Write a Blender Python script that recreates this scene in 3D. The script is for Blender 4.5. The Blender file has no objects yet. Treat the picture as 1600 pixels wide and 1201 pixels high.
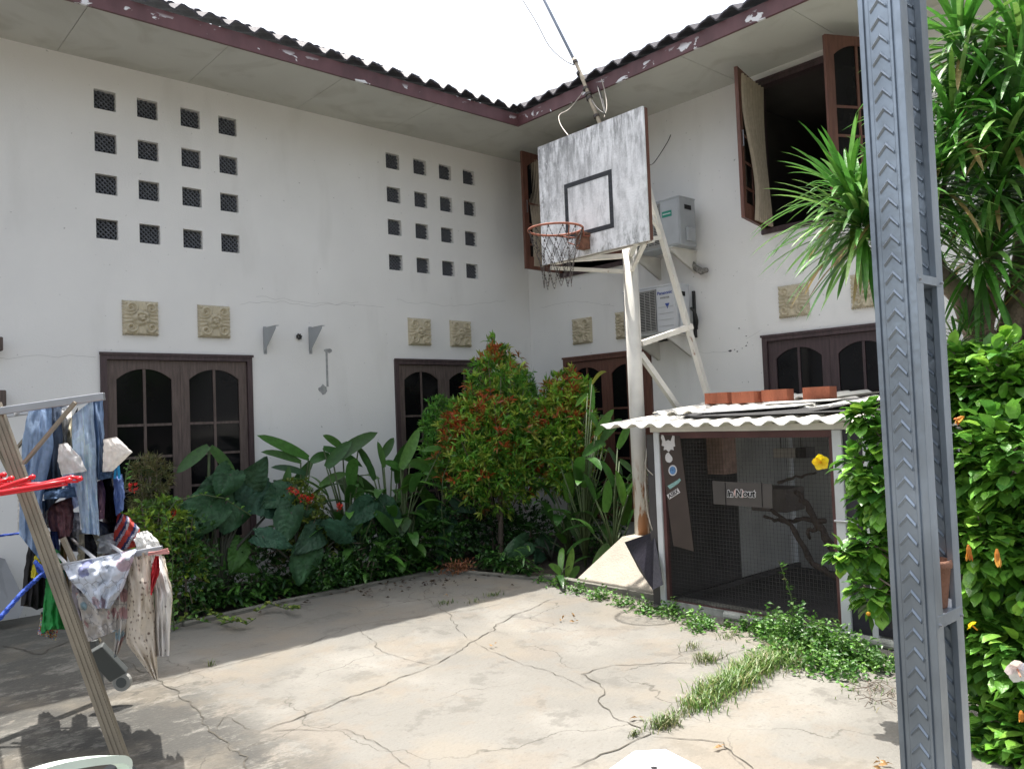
import bpy, math, random
from mathutils import Vector, Matrix, noise
rnd = random.Random(7)
C = bpy.context.scene.collection
S = bpy.context.scene
V = Vector
# ---------------- camera
CAM = V((-7.734, -8.263, 1.58)); YAW, PIT, ROL, FPX = 0.72729, 0.03984, -0.03859, 1274.93
_f = V((math.sin(YAW)*math.cos(PIT), math.cos(YAW)*math.cos(PIT), math.sin(PIT)))
_r0 = V((math.cos(YAW), -math.sin(YAW), 0)); _u0 = _r0.cross(_f)
_r = math.cos(ROL)*_r0 + math.sin(ROL)*_u0; _u = -math.sin(ROL)*_r0 + math.cos(ROL)*_u0
cd = bpy.data.cameras.new('camera'); cam = bpy.data.objects.new('camera', cd); C.objects.link(cam)
cd.sensor_width = 36; cd.lens = FPX/1600*36; cd.clip_end = 500; cd.clip_start = .05
cam.matrix_world = Matrix(((_r.x, _u.x, -_f.x, CAM.x), (_r.y, _u.y, -_f.y, CAM.y), (_r.z, _u.z, -_f.z, CAM.z), (0, 0, 0, 1)))
S.camera = cam
# ---------------- light
SUN_EL, SUN_AZ = math.radians(72.6), math.radians(10)      # azimuth from +y towards +x
sv = V((math.sin(SUN_AZ)*math.cos(SUN_EL), math.cos(SUN_AZ)*math.cos(SUN_EL), math.sin(SUN_EL)))
ld = bpy.data.lights.new('sun', 'SUN'); sun = bpy.data.objects.new('sun', ld); C.objects.link(sun)
ld.energy = 3.9; ld.angle = math.radians(.6); ld.color = (1, .955, .89)
sun.rotation_euler = sv.to_track_quat('Z', 'Y').to_euler(); sun.location = (0, 0, 12)
W = bpy.data.worlds.new('World'); S.world = W; W.use_nodes = True
wn = W.node_tree.nodes; wl = W.node_tree.links; bg = wn['Background']
sk = wn.new('ShaderNodeTexSky'); sk.sky_type = 'NISHITA'; sk.sun_disc = False
sk.sun_elevation = SUN_EL; sk.sun_rotation = SUN_AZ; sk.dust_density = 6; sk.air_density = 1.3; sk.ozone_density = 1
hs = wn.new('ShaderNodeHueSaturation'); hs.inputs['Saturation'].default_value = .45
wl.new(sk.outputs[0], hs.inputs['Color']); wl.new(hs.outputs[0], bg.inputs[0]); bg.inputs[1].default_value = .15
S.view_settings.view_transform = 'Standard'; S.view_settings.look = 'None'; S.view_settings.gamma = 1
S.view_settings.use_curve_mapping = False; S.view_settings.exposure = 1.1
try:
    S.cycles.max_bounces = 8; S.cycles.transparent_max_bounces = 8
except Exception: pass

# ---------------- helpers
def ray(x, y): return _f + _r*((x-800)/FPX) - _u*((y-600.5)/FPX)
def D(x, y, d): return CAM + ray(x, y)*d
def PL(x, y, ax, v):
    d = ray(x, y); return CAM + d*((v-CAM[ax])/d[ax])
def PX(x, y, v): return PL(x, y, 0, v)
def PY(x, y, v): return PL(x, y, 1, v)
def PZ(x, y, v=0): return PL(x, y, 2, v)

class MB:
    def __init__(s): s.v = []; s.f = []; s.m = []; s.t = []
    def add(s, vs, fs, m=0, tint=(1, 1, 1)):
        o = len(s.v); s.v.extend(vs); s.f.extend([tuple(i+o for i in f) for f in fs]); s.m.extend([m]*len(fs)); s.t.extend([tint]*len(fs)); return s
    def box(s, a, b, m=0, tint=(1, 1, 1)):
        x0, x1 = sorted((a[0], b[0])); y0, y1 = sorted((a[1], b[1])); z0, z1 = sorted((a[2], b[2]))
        return s.add([(x0,y0,z0),(x1,y0,z0),(x1,y1,z0),(x0,y1,z0),(x0,y0,z1),(x1,y0,z1),(x1,y1,z1),(x0,y1,z1)],
              [(0,3,2,1),(4,5,6,7),(0,1,5,4),(1,2,6,5),(2,3,7,6),(3,0,4,7)], m, tint)
    def bar(s, p, q, w, h, up=(0, 0, 1), m=0, tint=(1, 1, 1)):
        p = V(p); q = V(q); d = (q-p).normalized(); a = d.cross(V(up))
        if a.length < .01: a = d.cross(V((1, 0, 0)))
        a.normalize(); b = a.cross(d); a = a*w/2; b = b*h/2
        vs = [p-a-b, p+a-b, p+a+b, p-a+b, q-a-b, q+a-b, q+a+b, q-a+b]
        return s.add([tuple(x) for x in vs], [(0,1,2,3),(7,6,5,4),(1,0,4,5),(2,1,5,6),(3,2,6,7),(0,3,7,4)], m, tint)
    def tube(s, pts, r, n=8, m=0, tint=(1, 1, 1), cap=True):
        pts = [V(p) for p in pts]; k = len(pts)
        rr = r if isinstance(r, (list, tuple)) else [r]*k
        d = (pts[1]-pts[0]).normalized(); a = d.orthogonal().normalized(); vs = []
        for i, p in enumerate(pts):
            if 0 < i < k-1: d = ((pts[i+1]-p).normalized()+(p-pts[i-1]).normalized())
            elif i: d = p-pts[i-1]
            d = d.normalized(); a = (a - d*a.dot(d)).normalized(); b = d.cross(a)
            for j in range(n):
                t = 2*math.pi*j/n; vs.append(tuple(p+(a*math.cos(t)+b*math.sin(t))*rr[i]))
        fs = [(i*n+j, i*n+(j+1) % n, (i+1)*n+(j+1) % n, (i+1)*n+j) for i in range(k-1) for j in range(n)]
        if cap: fs += [tuple(range(n))[::-1], tuple(range((k-1)*n, k*n))]
        return s.add(vs, fs, m, tint)
    def prism(s, poly, f0, f1, m=0, tint=(1, 1, 1)):     # poly: 2D list, f0/f1 map 2D -> 3D front / back
        n = len(poly); vs = [tuple(f0(*p)) for p in poly]+[tuple(f1(*p)) for p in poly]
        return s.add(vs, [tuple(range(n)), tuple(range(n, 2*n))[::-1]]+[(i, i+n, (i+1) % n+n, (i+1) % n) for i in range(n)], m, tint)
    def lathe(s, c, prof, n=20, m=0, tint=(1, 1, 1)):
        vs = [(c[0]+r*math.cos(2*math.pi*j/n), c[1]+r*math.sin(2*math.pi*j/n), c[2]+z) for r, z in prof for j in range(n)]
        fs = [(i*n+j, i*n+(j+1) % n, (i+1)*n+(j+1) % n, (i+1)*n+j) for i in range(len(prof)-1) for j in range(n)]
        return s.add(vs, fs, m, tint)

ORG = {}
def build(name, mb, mats, parent=None, loc=None, rot=0, smooth=False, bevel=0, solid=0, recenter=True):
    me = bpy.data.meshes.new(name); vs = mb.v
    if loc is None:
        xs = [v[0] for v in vs]; ys = [v[1] for v in vs]; zs = [v[2] for v in vs]
        c = V(((min(xs)+max(xs))/2, (min(ys)+max(ys))/2, min(zs)))
        vs = [(v[0]-c.x, v[1]-c.y, v[2]-c.z) for v in vs]
        loc = c - (ORG[parent] if parent else V((0, 0, 0))); w = c
    else:
        loc = V(loc); w = None
    me.from_pydata(vs, [], mb.f)
    if not isinstance(mats, (list, tuple)): mats = [mats]
    for m in mats: me.materials.append(m)
    if len(mats) > 1: me.polygons.foreach_set('material_index', mb.m)
    if any(t != (1, 1, 1) for t in mb.t[:50]) or any(t != (1, 1, 1) for t in mb.t[::97]):
        at = me.attributes.new('tint', 'FLOAT_COLOR', 'FACE')
        buf = []
        for t in mb.t: buf.extend((t[0], t[1], t[2], 1))
        at.data.foreach_set('color', buf)
    if smooth: me.polygons.foreach_set('use_smooth', [True]*len(mb.f))
    o = bpy.data.objects.new(name, me); C.objects.link(o); o.location = loc; o.rotation_euler = (0, 0, rot)
    if parent: o.parent = parent
    if w is not None: ORG[o] = w
    if solid:
        md = o.modifiers.new('solid', 'SOLIDIFY'); md.thickness = solid; md.offset = 0
    if bevel:
        md = o.modifiers.new('bevel', 'BEVEL'); md.width = bevel; md.segments = 2; md.limit_method = 'ANGLE'
    return o
def thing(name, label, cat, loc=(0, 0, 0), group=None, rot=0):
    o = bpy.data.objects.new(name, None); C.objects.link(o); o.location = loc; o.rotation_euler = (0, 0, rot); ORG[o] = V(loc)
    return tag(o, label, cat, group)
def tag(o, label, cat=None, group=None):
    o['label'] = label
    if cat: o['category'] = cat
    if group: o['group'] = group
    return o
def kind(o, k): o['kind'] = k; return o
def dup(src, parent, loc, rot=0, label=None):     # a copy of a part with its sub-parts
    c = src.copy(); C.objects.link(c); c.parent = parent; c.location = loc; c.rotation_euler = (0, 0, rot)
    for ch in src.children:
        g = ch.copy(); C.objects.link(g); g.parent = c
    return c

MC = {}
def mat(name, col, rough=.7, var=.12, scale=4, bump=0, metal=0, bscale=None, stretch=(1, 1, 1), spec=.5, tint=False, trans=0, coat=0):
    if name in MC: return MC[name]
    m = bpy.data.materials.new(name); m.use_nodes = True; n = m.node_tree.nodes; l = m.node_tree.links; b = n['Principled BSDF']
    b.inputs['Roughness'].default_value = rough; b.inputs['Metallic'].default_value = metal; b.inputs['Specular IOR Level'].default_value = spec
    b.inputs['Coat Weight'].default_value = coat
    g = n.new('ShaderNodeNewGeometry'); mp = n.new('ShaderNodeMapping'); mp.inputs['Scale'].default_value = stretch; l.new(g.outputs['Position'], mp.inputs[0])
    nz = n.new('ShaderNodeTexNoise'); nz.inputs['Scale'].default_value = scale; nz.inputs['Detail'].default_value = 6; l.new(mp.outputs[0], nz.inputs[0])
    rm = n.new('ShaderNodeMapRange'); rm.inputs[1].default_value = .3; rm.inputs[2].default_value = .7; rm.inputs[3].default_value = 1-var; rm.inputs[4].default_value = 1+var
    l.new(nz.outputs[0], rm.inputs[0])
    mx = n.new('ShaderNodeVectorMath'); mx.operation = 'SCALE'; mx.inputs[0].default_value = col[:3]; l.new(rm.outputs[0], mx.inputs['Scale'])
    if tint:
        a = n.new('ShaderNodeAttribute'); a.attribute_name = 'tint'; l.new(a.outputs['Color'], mx.inputs[0])
    l.new(mx.outputs[0], b.inputs['Base Color'])
    if bump:
        nb = n.new('ShaderNodeTexNoise'); nb.inputs['Scale'].default_value = bscale or scale*6; nb.inputs['Detail'].default_value = 5; l.new(mp.outputs[0], nb.inputs[0])
        bp = n.new('ShaderNodeBump'); bp.inputs['Strength'].default_value = bump; bp.inputs['Distance'].default_value = .02; l.new(nb.outputs[0], bp.inputs['Height']); l.new(bp.outputs[0], b.inputs['Normal'])
    if trans:
        tr = n.new('ShaderNodeBsdfTranslucent'); l.new(mx.outputs[0], tr.inputs[0]); ms = n.new('ShaderNodeMixShader'); ms.inputs[0].default_value = trans
        l.new(b.outputs[0], ms.inputs[1]); l.new(tr.outputs[0], ms.inputs[2]); l.new(ms.outputs[0], n['Material Output'].inputs[0])
    MC[name] = m; return m

def nodes(m): return m.node_tree.nodes, m.node_tree.links, m.node_tree.nodes['Principled BSDF']
def noise_mask(m, scale, lo, hi, stretch=(1, 1, 1), detail=6, off=(0, 0, 0), dist=0, ro=.5):
    n, l, b = nodes(m); g = n.new('ShaderNodeNewGeometry'); mp = n.new('ShaderNodeMapping'); mp.inputs['Scale'].default_value = stretch; mp.inputs['Location'].default_value = off
    l.new(g.outputs['Position'], mp.inputs[0]); nz = n.new('ShaderNodeTexNoise'); nz.inputs['Scale'].default_value = scale; nz.inputs['Detail'].default_value = detail; nz.inputs['Distortion'].default_value = dist; nz.inputs['Roughness'].default_value = ro
    l.new(mp.outputs[0], nz.inputs[0]); r = n.new('ShaderNodeMapRange'); r.inputs[1].default_value = lo; r.inputs[2].default_value = hi; l.new(nz.outputs[0], r.inputs[0]); return r.outputs[0]
def ramp_pos(m, axis, lo, hi):
    n, l, b = nodes(m); g = n.new('ShaderNodeNewGeometry'); sp = n.new('ShaderNodeSeparateXYZ'); l.new(g.outputs['Position'], sp.inputs[0])
    r = n.new('ShaderNodeMapRange'); r.inputs[1].default_value = lo; r.inputs[2].default_value = hi; l.new(sp.outputs[axis], r.inputs[0]); return r.outputs[0]
def mul(m, a, bb):
    n, l, b = nodes(m); x = n.new('ShaderNodeMath'); x.operation = 'MULTIPLY'
    for i, q in enumerate((a, bb)):
        if isinstance(q, (int, float)): x.inputs[i].default_value = q
        else: l.new(q, x.inputs[i])
    return x.outputs[0]
def mixcol(m, fac, col):          # blend a flat colour over whatever feeds the base colour
    n, l, b = nodes(m); x = n.new('ShaderNodeMix'); x.data_type = 'RGBA'; src = b.inputs['Base Color'].links[0].from_socket
    l.new(fac, x.inputs[0]); l.new(src, x.inputs[6]); x.inputs[7].default_value = (*col, 1); l.new(x.outputs[2], b.inputs['Base Color'])
def to_text(txt, size, name, m, parent, O, ex, ey, nrm, thick=.0015, off=None):   # raised lettering with its origin at O and its axes ex, ey
    cu = bpy.data.curves.new(name, 'FONT'); cu.body = txt; cu.size = size; cu.align_x = 'CENTER'; cu.align_y = 'CENTER'; cu.extrude = thick; cu.resolution_u = 3
    cu.offset = size*.012 if off is None else off
    t = bpy.data.objects.new(name, cu); C.objects.link(t); dg = bpy.context.evaluated_depsgraph_get(); me0 = t.evaluated_get(dg).to_mesh()
    mb = MB(); ex = V(ex); ey = V(ey); nv = V(nrm)
    mb.add([tuple(V(O)+ex*v.co.x+ey*v.co.y+nv*v.co.z) for v in me0.vertices], [tuple(p.vertices) for p in me0.polygons])
    t.evaluated_get(dg).to_mesh_clear(); bpy.data.objects.remove(t); bpy.data.curves.remove(cu)
    return build(name, mb, m, parent)

# ---------------- materials of the place
M_wall = mat('wall_paint', (.82, .815, .80), .85, .035, 1.3, .12, bscale=60)
mixcol(M_wall, mul(M_wall, noise_mask(M_wall, 3, .56, .78, (1, 1, .25), off=(3, 1, 0)), .2), (.45, .44, .40))
mixcol(M_wall, mul(M_wall, noise_mask(M_wall, 26, .70, .74, (1, 1, 1), 3), .7), (.36, .36, .35))
mixcol(M_wall, mul(M_wall, ramp_pos(M_wall, 2, .7, .1), .4), (.30, .31, .27))
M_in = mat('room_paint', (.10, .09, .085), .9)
M_soff = mat('soffit_paint', (.56, .56, .52), .85, .07, 1.2, .1)
mixcol(M_soff, mul(M_soff, noise_mask(M_soff, 1.6, .5, .75, (1, 1, 1), 8, dist=1.5), .4), (.30, .28, .23))
M_fas = mat('fascia_paint', (.125, .055, .06), .55, .25, 5, .1, stretch=(1, 1, .4))
_a = mul(M_fas, noise_mask(M_fas, 4.2, .615, .63, (1, 1, 2.0), 8, off=(2, 5, 0), dist=.4), ramp_pos(M_fas, 2, 5.22, 5.17))
mixcol(M_fas, _a, (.78, .78, .80))
M_tile = mat('roof_tile', (.035, .03, .04), .55, .4, 8, .2)
M_wood = mat('weathered_wood', (.115, .085, .075), .6, .35, 5, .3, stretch=(9, 9, .9))
M_woodR = mat('red_wood', (.13, .055, .038), .5, .3, 5, .2, stretch=(9, 9, .9))
M_woodD = mat('dark_frame_wood', (.065, .042, .045), .55, .3, 5, .2, stretch=(9, 9, .9))
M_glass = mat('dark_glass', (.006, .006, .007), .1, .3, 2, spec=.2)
M_stone = mat('carved_sandstone', (.56, .50, .37), .9, .06, 9, .12, bscale=70)
M_grille = mat('vent_block', (.11, .118, .135), .8, .3, 40, .3)
M_black = mat('black_void', (.01, .01, .012), .9)
M_conc = mat('concrete', (.176, .169, .151), .9, .1, 1.1, .35, bscale=45)
mixcol(M_conc, mul(M_conc, noise_mask(M_conc, 7, .46, .60, (1, 1, 1), 12, ro=.7), .30), (.17, .16, .14))
mixcol(M_conc, mul(M_conc, noise_mask(M_conc, .9, .52, .66, (1, 1, 1), 6, off=(5, 3, 0)), .35), (.33, .315, .28))
mixcol(M_conc, mul(M_conc, noise_mask(M_conc, 1.7, .52, .58, (1, 1, 1), 12, off=(9, 2, 0), dist=.2, ro=.7), .28), (.19, .15, .11))
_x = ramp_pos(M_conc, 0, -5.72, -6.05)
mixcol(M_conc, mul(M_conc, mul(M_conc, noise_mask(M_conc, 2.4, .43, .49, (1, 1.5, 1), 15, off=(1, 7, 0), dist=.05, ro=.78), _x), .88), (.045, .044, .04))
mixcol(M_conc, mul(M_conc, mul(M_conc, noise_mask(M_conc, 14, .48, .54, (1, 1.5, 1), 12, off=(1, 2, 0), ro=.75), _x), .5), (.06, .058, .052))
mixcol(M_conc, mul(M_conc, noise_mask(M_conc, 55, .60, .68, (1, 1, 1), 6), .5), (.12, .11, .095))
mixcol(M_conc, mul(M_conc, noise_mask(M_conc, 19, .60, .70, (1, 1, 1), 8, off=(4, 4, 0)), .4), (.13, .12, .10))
_shade_y = ramp_pos(M_conc, 1, -2.6, -1.2)
mixcol(M_conc, mul(M_conc, _shade_y, .5), (.11, .11, .095))  # slab colour darkened towards the left wall, painting in deeper shade by the bed
mixcol(M_conc, mul(M_conc, noise_mask(M_conc, 3.3, .55, .60, (1, 1, 1), 14, off=(3, 9, 0), ro=.72), .5), (.105, .10, .088))
mixcol(M_conc, mul(M_conc, noise_mask(M_conc, 1.3, .50, .62, (1, 1, 1), 8, off=(7, 1, 0), ro=.6), .35), (.235, .20, .15))
def _crk():
    n, l, b = nodes(M_conc); g = n.new('ShaderNodeNewGeometry'); nz = n.new('ShaderNodeTexNoise'); nz.inputs['Scale'].default_value = 3; nz.inputs['Detail'].default_value = 8; l.new(g.outputs['Position'], nz.inputs[0])
    a = n.new('ShaderNodeVectorMath'); a.operation = 'MULTIPLY_ADD'; l.new(nz.outputs['Color'], a.inputs[0]); a.inputs[1].default_value = (.45, .45, 0); l.new(g.outputs['Position'], a.inputs[2])
    v = n.new('ShaderNodeTexVoronoi'); v.feature = 'DISTANCE_TO_EDGE'; v.voronoi_dimensions = '2D'; v.inputs['Scale'].default_value = .95; l.new(a.outputs[0], v.inputs['Vector'])
    r = n.new('ShaderNodeMapRange'); r.inputs[1].default_value = .007; r.inputs[2].default_value = .002; l.new(v.outputs['Distance'], r.inputs[0])
    mixcol(M_conc, mul(M_conc, mul(M_conc, r.outputs[0], noise_mask(M_conc, 1.1, .42, .55, off=(5, 5, 0))), .7), (.06, .055, .045))
_crk()
M_crack = mat('crack_dirt', (.075, .068, .055), .95, .3, 20)
M_soil = mat('soil', (.045, .035, .026), .95, .4, 9, .8, bscale=40)
M_cream = mat('cream_steel', (.66, .645, .60), .45, .1, 6, .05)
mixcol(M_cream, mul(M_cream, noise_mask(M_cream, 9, .69, .73, (1, 1, .6)), .8), (.22, .09, .035))
M_alu = mat('aluminium', (.42, .44, .47), .42, .08, 8, metal=.85)
M_steel = mat('light_steel', (.32, .37, .425), .36, .3, 7, .12, metal=.7, stretch=(1, 1, .6))
M_white = mat('white_paint', (.66, .67, .68), .5, .06, 5)
M_rust2 = mat('rusty_plate', (.17, .075, .045), .8, .5, 18, .4)
M_rust = mat('rusty_steel', (.33, .115, .07), .7, .35, 25, .3)
M_chain = mat('dark_chain', (.06, .05, .045), .6, .3, 30)
M_leaf = mat('leaf', (.05, .1, .02), .42, .22, 30, tint=True, trans=.22, spec=.45)
M_leafg = mat('glossy_leaf', (.05, .1, .02), .34, .22, 25, .25, bscale=60, tint=True, trans=.25, spec=.5)
M_pole = mat('pole_paint', (.66, .645, .60), .45, .08, 6, .05)
mixcol(M_pole, mul(M_pole, mul(M_pole, noise_mask(M_pole, 7, .46, .52, (1.6, 1.6, .35), 8, ro=.65, off=(3, 0, 1)), ramp_pos(M_pole, 2, 1.15, .85)), .95), (.30, .12, .035))
mixcol(M_pole, mul(M_pole, noise_mask(M_pole, 12, .60, .72, (1, 1, .15), 8), .4), (.38, .34, .27))
M_bark = mat('bark', (.19, .15, .12), .9, .35, 12, .8, bscale=40)
M_stem = mat('green_stem', (.06, .09, .03), .6, .3, 20)
M_flag = mat('tinted_cloth', (.5, .5, .5), .85, .12, 40, .25, bscale=160, tint=True, trans=.35)

# ---------------- foliage helper
def jit(c, k=.25, r=rnd):
    q = 1+r.uniform(-k, k); return (c[0]*q*(1+r.uniform(-.12, .12)), c[1]*q, c[2]*q*(1+r.uniform(-.2, .2)))
def blade(mb, p, d, L, W, droop=0.6, n=5, fold=.22, prof='lance', tint=(.05, .1, .02), m=0, ruf=0, r=rnd, up=None, twist=0):
    p = V(p); d = V(d).normalized(); st = L/n
    side = d.cross(V((0, 0, 1)) if up is None else V(up))
    if side.length < .05: side = V((r.uniform(-1, 1), r.uniform(-1, 1), 0))
    side.normalize()
    if twist: side.rotate(Matrix.Rotation(twist, 3, d))
    vs = []; dn = V((0, 0, -1))
    for i in range(n+1):
        t = i/n
        if prof == 'lance': w = math.sin(math.pi*min(1, t*.93+.07))**.8
        elif prof == 'strap': w = min(1, .35+t*3)*(1-t**4)**.7 if t < 1 else .0
        elif prof == 'heart': w = (1-t)**.75*(1.0 if t > 0.02 else .75)+.02
        elif prof == 'oval': w = math.sin(math.pi*min(1, t*.9+.1))**.6
        nm = side.cross(d).normalized()
        ra = r.uniform(-ruf, ruf) if ruf else 0; rb = r.uniform(-ruf, ruf) if ruf else 0
        a = p-side*(W*w/2)+nm*(fold*W*w/2+ra*W); b = p+side*(W*w/2)+nm*(fold*W*w/2+rb*W)
        vs += [tuple(a), tuple(p), tuple(b)]
        k = droop/n*(.5+t)
        d = (d+dn*k*max(.15, 1-abs(d.z) if d.z < 0 else 1)).normalized(); side = (side-d*side.dot(d)).normalized()
        p = p+d*st
    fs = []
    for i in range(n): a = i*3; fs += [(a, a+1, a+4, a+3), (a+1, a+2, a+5, a+4)]
    mb.add(vs, fs, m, tint); return p
def quadleaf(mb, p, d, L, W, tint, r=rnd, bend=.25):
    p = V(p); d = V(d).normalized(); s = d.cross(V((r.uniform(-1, 1), r.uniform(-1, 1), r.uniform(.2, 1.2))))
    if s.length < .05: s = V((1, 0, 0))
    s.normalize(); nm = s.cross(d); q = p+d*L*.5+nm*L*bend*.3; e = p+d*L-nm*L*bend*.3
    mb.add([tuple(p), tuple(q-s*W/2+nm*W*.12), tuple(q), tuple(q+s*W/2+nm*W*.12), tuple(e)], [(0, 2, 1), (0, 3, 2), (1, 2, 4), (2, 3, 4)], 0, tint)
def rdir(r=rnd):
    z = r.uniform(-1, 1); a = r.uniform(0, 2*math.pi); q = math.sqrt(1-z*z); return V((q*math.cos(a), q*math.sin(a), z))

# ================= THE GROUND
g = MB(); g.add([(-120, -120, -.06), (120, -120, -.06), (120, 120, -.06), (-120, 120, -.06)], [(0, 1, 2, 3)])
kind(build('ground', g, M_soil), 'structure')
# court slab: outline with the planting beds cut out along the two walls
OUT = [(-14, -18), (4, -18), (4, -9.5), (-2.3, -9.5), (-2.3, -2.5), (-2.62, -1.36), (-4.4, -1.40), (-5.35, -1.52), (-5.62, -1.1), (-5.72, 0.0), (-14, 0)]
g = MB()
def slab_tris(x0, x1, y0, y1): g.add([(x0, y0, 0), (x1, y0, 0), (x1, y1, 0), (x0, y1, 0)], [(0, 1, 2, 3)])
# faces joined edge to edge, never overlapping
g.add([(-14, -18, 0), (-2.3, -18, 0), (-2.3, -9.5, 0), (-2.3, -2.5, 0), (-2.62, -1.36, 0), (-4.4, -1.40, 0), (-5.35, -1.52, 0), (-5.62, -1.1, 0), (-5.72, 0, 0), (-14, 0, 0)], [tuple(range(10))])
g.add([(-2.3, -18, 0), (4, -18, 0), (4, -9.5, 0), (-2.3, -9.5, 0)], [(0, 1, 2, 3)])
edge = [(-2.3, -9.5), (-2.3, -2.5), (-2.62, -1.36), (-4.4, -1.40), (-5.35, -1.52), (-5.62, -1.1), (-5.72, 0)]
for a, b in zip(edge, edge[1:]): g.add([(*a, 0), (*b, 0), (*b, -.058), (*a, -.058)], [(0, 1, 2, 3)])
# open cracks, a few millimetres of dirt filled joint each
def crack(pts, w, br=.5):
    P = [PZ(x, y) for x, y in pts]; Q = []
    r = random.Random(int(pts[0][0]*7+pts[0][1]))
    for a, b in zip(P, P[1:]):
        k = max(2, int((b-a).length/.045)); perp = V((-(b-a).y, (b-a).x, 0)).normalized()
        for i in range(k):
            t = i/k; q = a.lerp(b, t); q = q+perp*(noise.noise(q*5)*.05+noise.noise(q*22)*.022); Q.append(q)
    Q.append(P[-1])
    vs = []; 
    for i, q in enumerate(Q):
        d = (Q[min(i+1, len(Q)-1)]-Q[max(i-1, 0)]); pr = V((-d.y, d.x, 0)).normalized(); ww = .55*w*r.uniform(.25, 1.4)*min(1, .2+i/3, .2+(len(Q)-1-i)/3)
        vs += [(q.x-pr.x*ww/2, q.y-pr.y*ww/2, .004), (q.x+pr.x*ww/2, q.y+pr.y*ww/2, .004)]
    g.add(vs, [(i*2, i*2+1, i*2+3, i*2+2) for i in range(len(Q)-1)], 1)
for pts, w in [([(200, 1035), (250, 1062), (300, 1100), (335, 1150), (400, 1205)], .016), ([(405, 1142), (520, 1100), (600, 1070), (680, 1040), (725, 1012), (800, 962), (868, 935)], .013),
               ([(250, 1062), (330, 1045), (470, 1010), (560, 975), (650, 965), (790, 943)], .012), ([(895, 1200), (975, 1165), (1020, 1145)], .022),
               ([(1020, 1145), (960, 1120), (932, 1095), (950, 1080), (905, 1052), (960, 1040), (1050, 1035), (1085, 1035)], .014), ([(1015, 1150), (1130, 1160), (1180, 1205)], .012),
               ([(730, 1000), (800, 1030), (860, 1052), (930, 1080)], .008), ([(640, 1201), (600, 1165), (540, 1140), (410, 1142)], .008), ([(1100, 1035), (1160, 1015), (1200, 1010)], .012),
               ([(550, 975), (600, 1020), (680, 1040)], .007), ([(690, 900), (660, 930), (700, 960), (730, 1000)], .008), ([(600, 935), (640, 920), (700, 905)], .007),
               ([(0, 1010), (60, 1022), (110, 1000), (200, 1035)], .03), ([(0, 1100), (90, 1075), (170, 1060), (250, 1062)], .012), ([(330, 1150), (350, 1120), (405, 1142)], .008), ([(1085, 1110), (1140, 1080), (1200, 1050)], .014)]: crack(pts, w)
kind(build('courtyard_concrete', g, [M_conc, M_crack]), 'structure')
g = MB()
for y in (0,): g.add([(-5.715, 0, -.03), (-5.6, -1.1, -.03), (-5.33, -1.51, -.03), (-4.4, -1.39, -.03), (-2.61, -1.35, -.03), (-2.29, -2.5, -.03), (-2.29, -9.5, -.03), (0, -9.5, -.03), (0, 0, -.03)], [tuple(range(9))])
kind(build('planting_bed', g, M_soil), 'structure')
g = MB()
M_kerb = mat('old_kerb', (.17, .165, .14), .9, .3, 6, .5)
for a, b in zip(edge[1:5], edge[2:6]): g.bar((a[0], a[1]+.05, -.02), (b[0], b[1]+.05, -.02), .08, .09)
g.bar((-2.27, -2.5, 0), (-2.27, -9.5, 0), .09, .10)
kind(build('kerb', g, M_kerb), 'structure')

# ================= THE HOUSE
house = thing('house', 'white two-storey house with two wings meeting at an inside corner under dark tiled eaves', 'house', (0, 0, 0))
H = 5.12
VX = [-5.55, -5.16, -4.74, -4.35, -2.29, -1.885, -1.49, -1.10]; VZ = [4.66, 4.245, 3.845, 3.415]; VW = .195
def wallmesh(xs_h, x0, x1, holes, T=.16):
    mb = MB()
    xs = sorted({x0, x1, *[h[0] for h in holes], *[h[1] for h in holes]}); zs = sorted({-.06, H+.15, *[h[2] for h in holes], *[h[3] for h in holes]})
    def hole(i, j):
        if not (0 <= i < len(xs)-1 and 0 <= j < len(zs)-1): return True
        cx = (xs[i]+xs[i+1])/2; cz = (zs[j]+zs[j+1])/2
        return any(h[0] < cx < h[1] and h[2] < cz < h[3] for h in holes)
    for i in range(len(xs)-1):
        for j in range(len(zs)-1):
            if hole(i, j): continue
            a, b, c, d = xs[i], xs[i+1], zs[j], zs[j+1]
            mb.add([(a, 0, c), (b, 0, c), (b, 0, d), (a, 0, d)], [(0, 1, 2, 3)]); mb.add([(a, T, c), (b, T, c), (b, T, d), (a, T, d)], [(3, 2, 1, 0)])
            if hole(i-1, j): mb.add([(a, 0, c), (a, T, c), (a, T, d), (a, 0, d)], [(3, 2, 1, 0)])
            if hole(i+1, j): mb.add([(b, 0, c), (b, T, c), (b, T, d), (b, 0, d)], [(0, 1, 2, 3)])
            if hole(i, j-1): mb.add([(a, 0, c), (b, 0, c), (b, T, c), (a, T, c)], [(3, 2, 1, 0)])
            if hole(i, j+1): mb.add([(a, 0, d), (b, 0, d), (b, T, d), (a, T, d)], [(0, 1, 2, 3)])
    return mb
WZ = .25
hA = [(x, x+VW, z, z+.19) for x in VX for z in VZ]+[(-5.54, -4.06, WZ, 2.325), (-2.27, -.79, WZ, 2.325)]
build('wall', wallmesh(None, -14, 0, hA), M_wall, house, loc=(0, 0, 0))
hB = [(.64, 2.10, WZ, 2.325), (3.60, 5.06, WZ, 2.325), (.64, 2.10, 3.40, 5.03), (3.66, 5.10, 3.40, 5.03)]
build('wall', wallmesh(None, 0, 13, hB), M_wall, house, loc=(0, 0, 0), rot=-math.pi/2)
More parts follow.
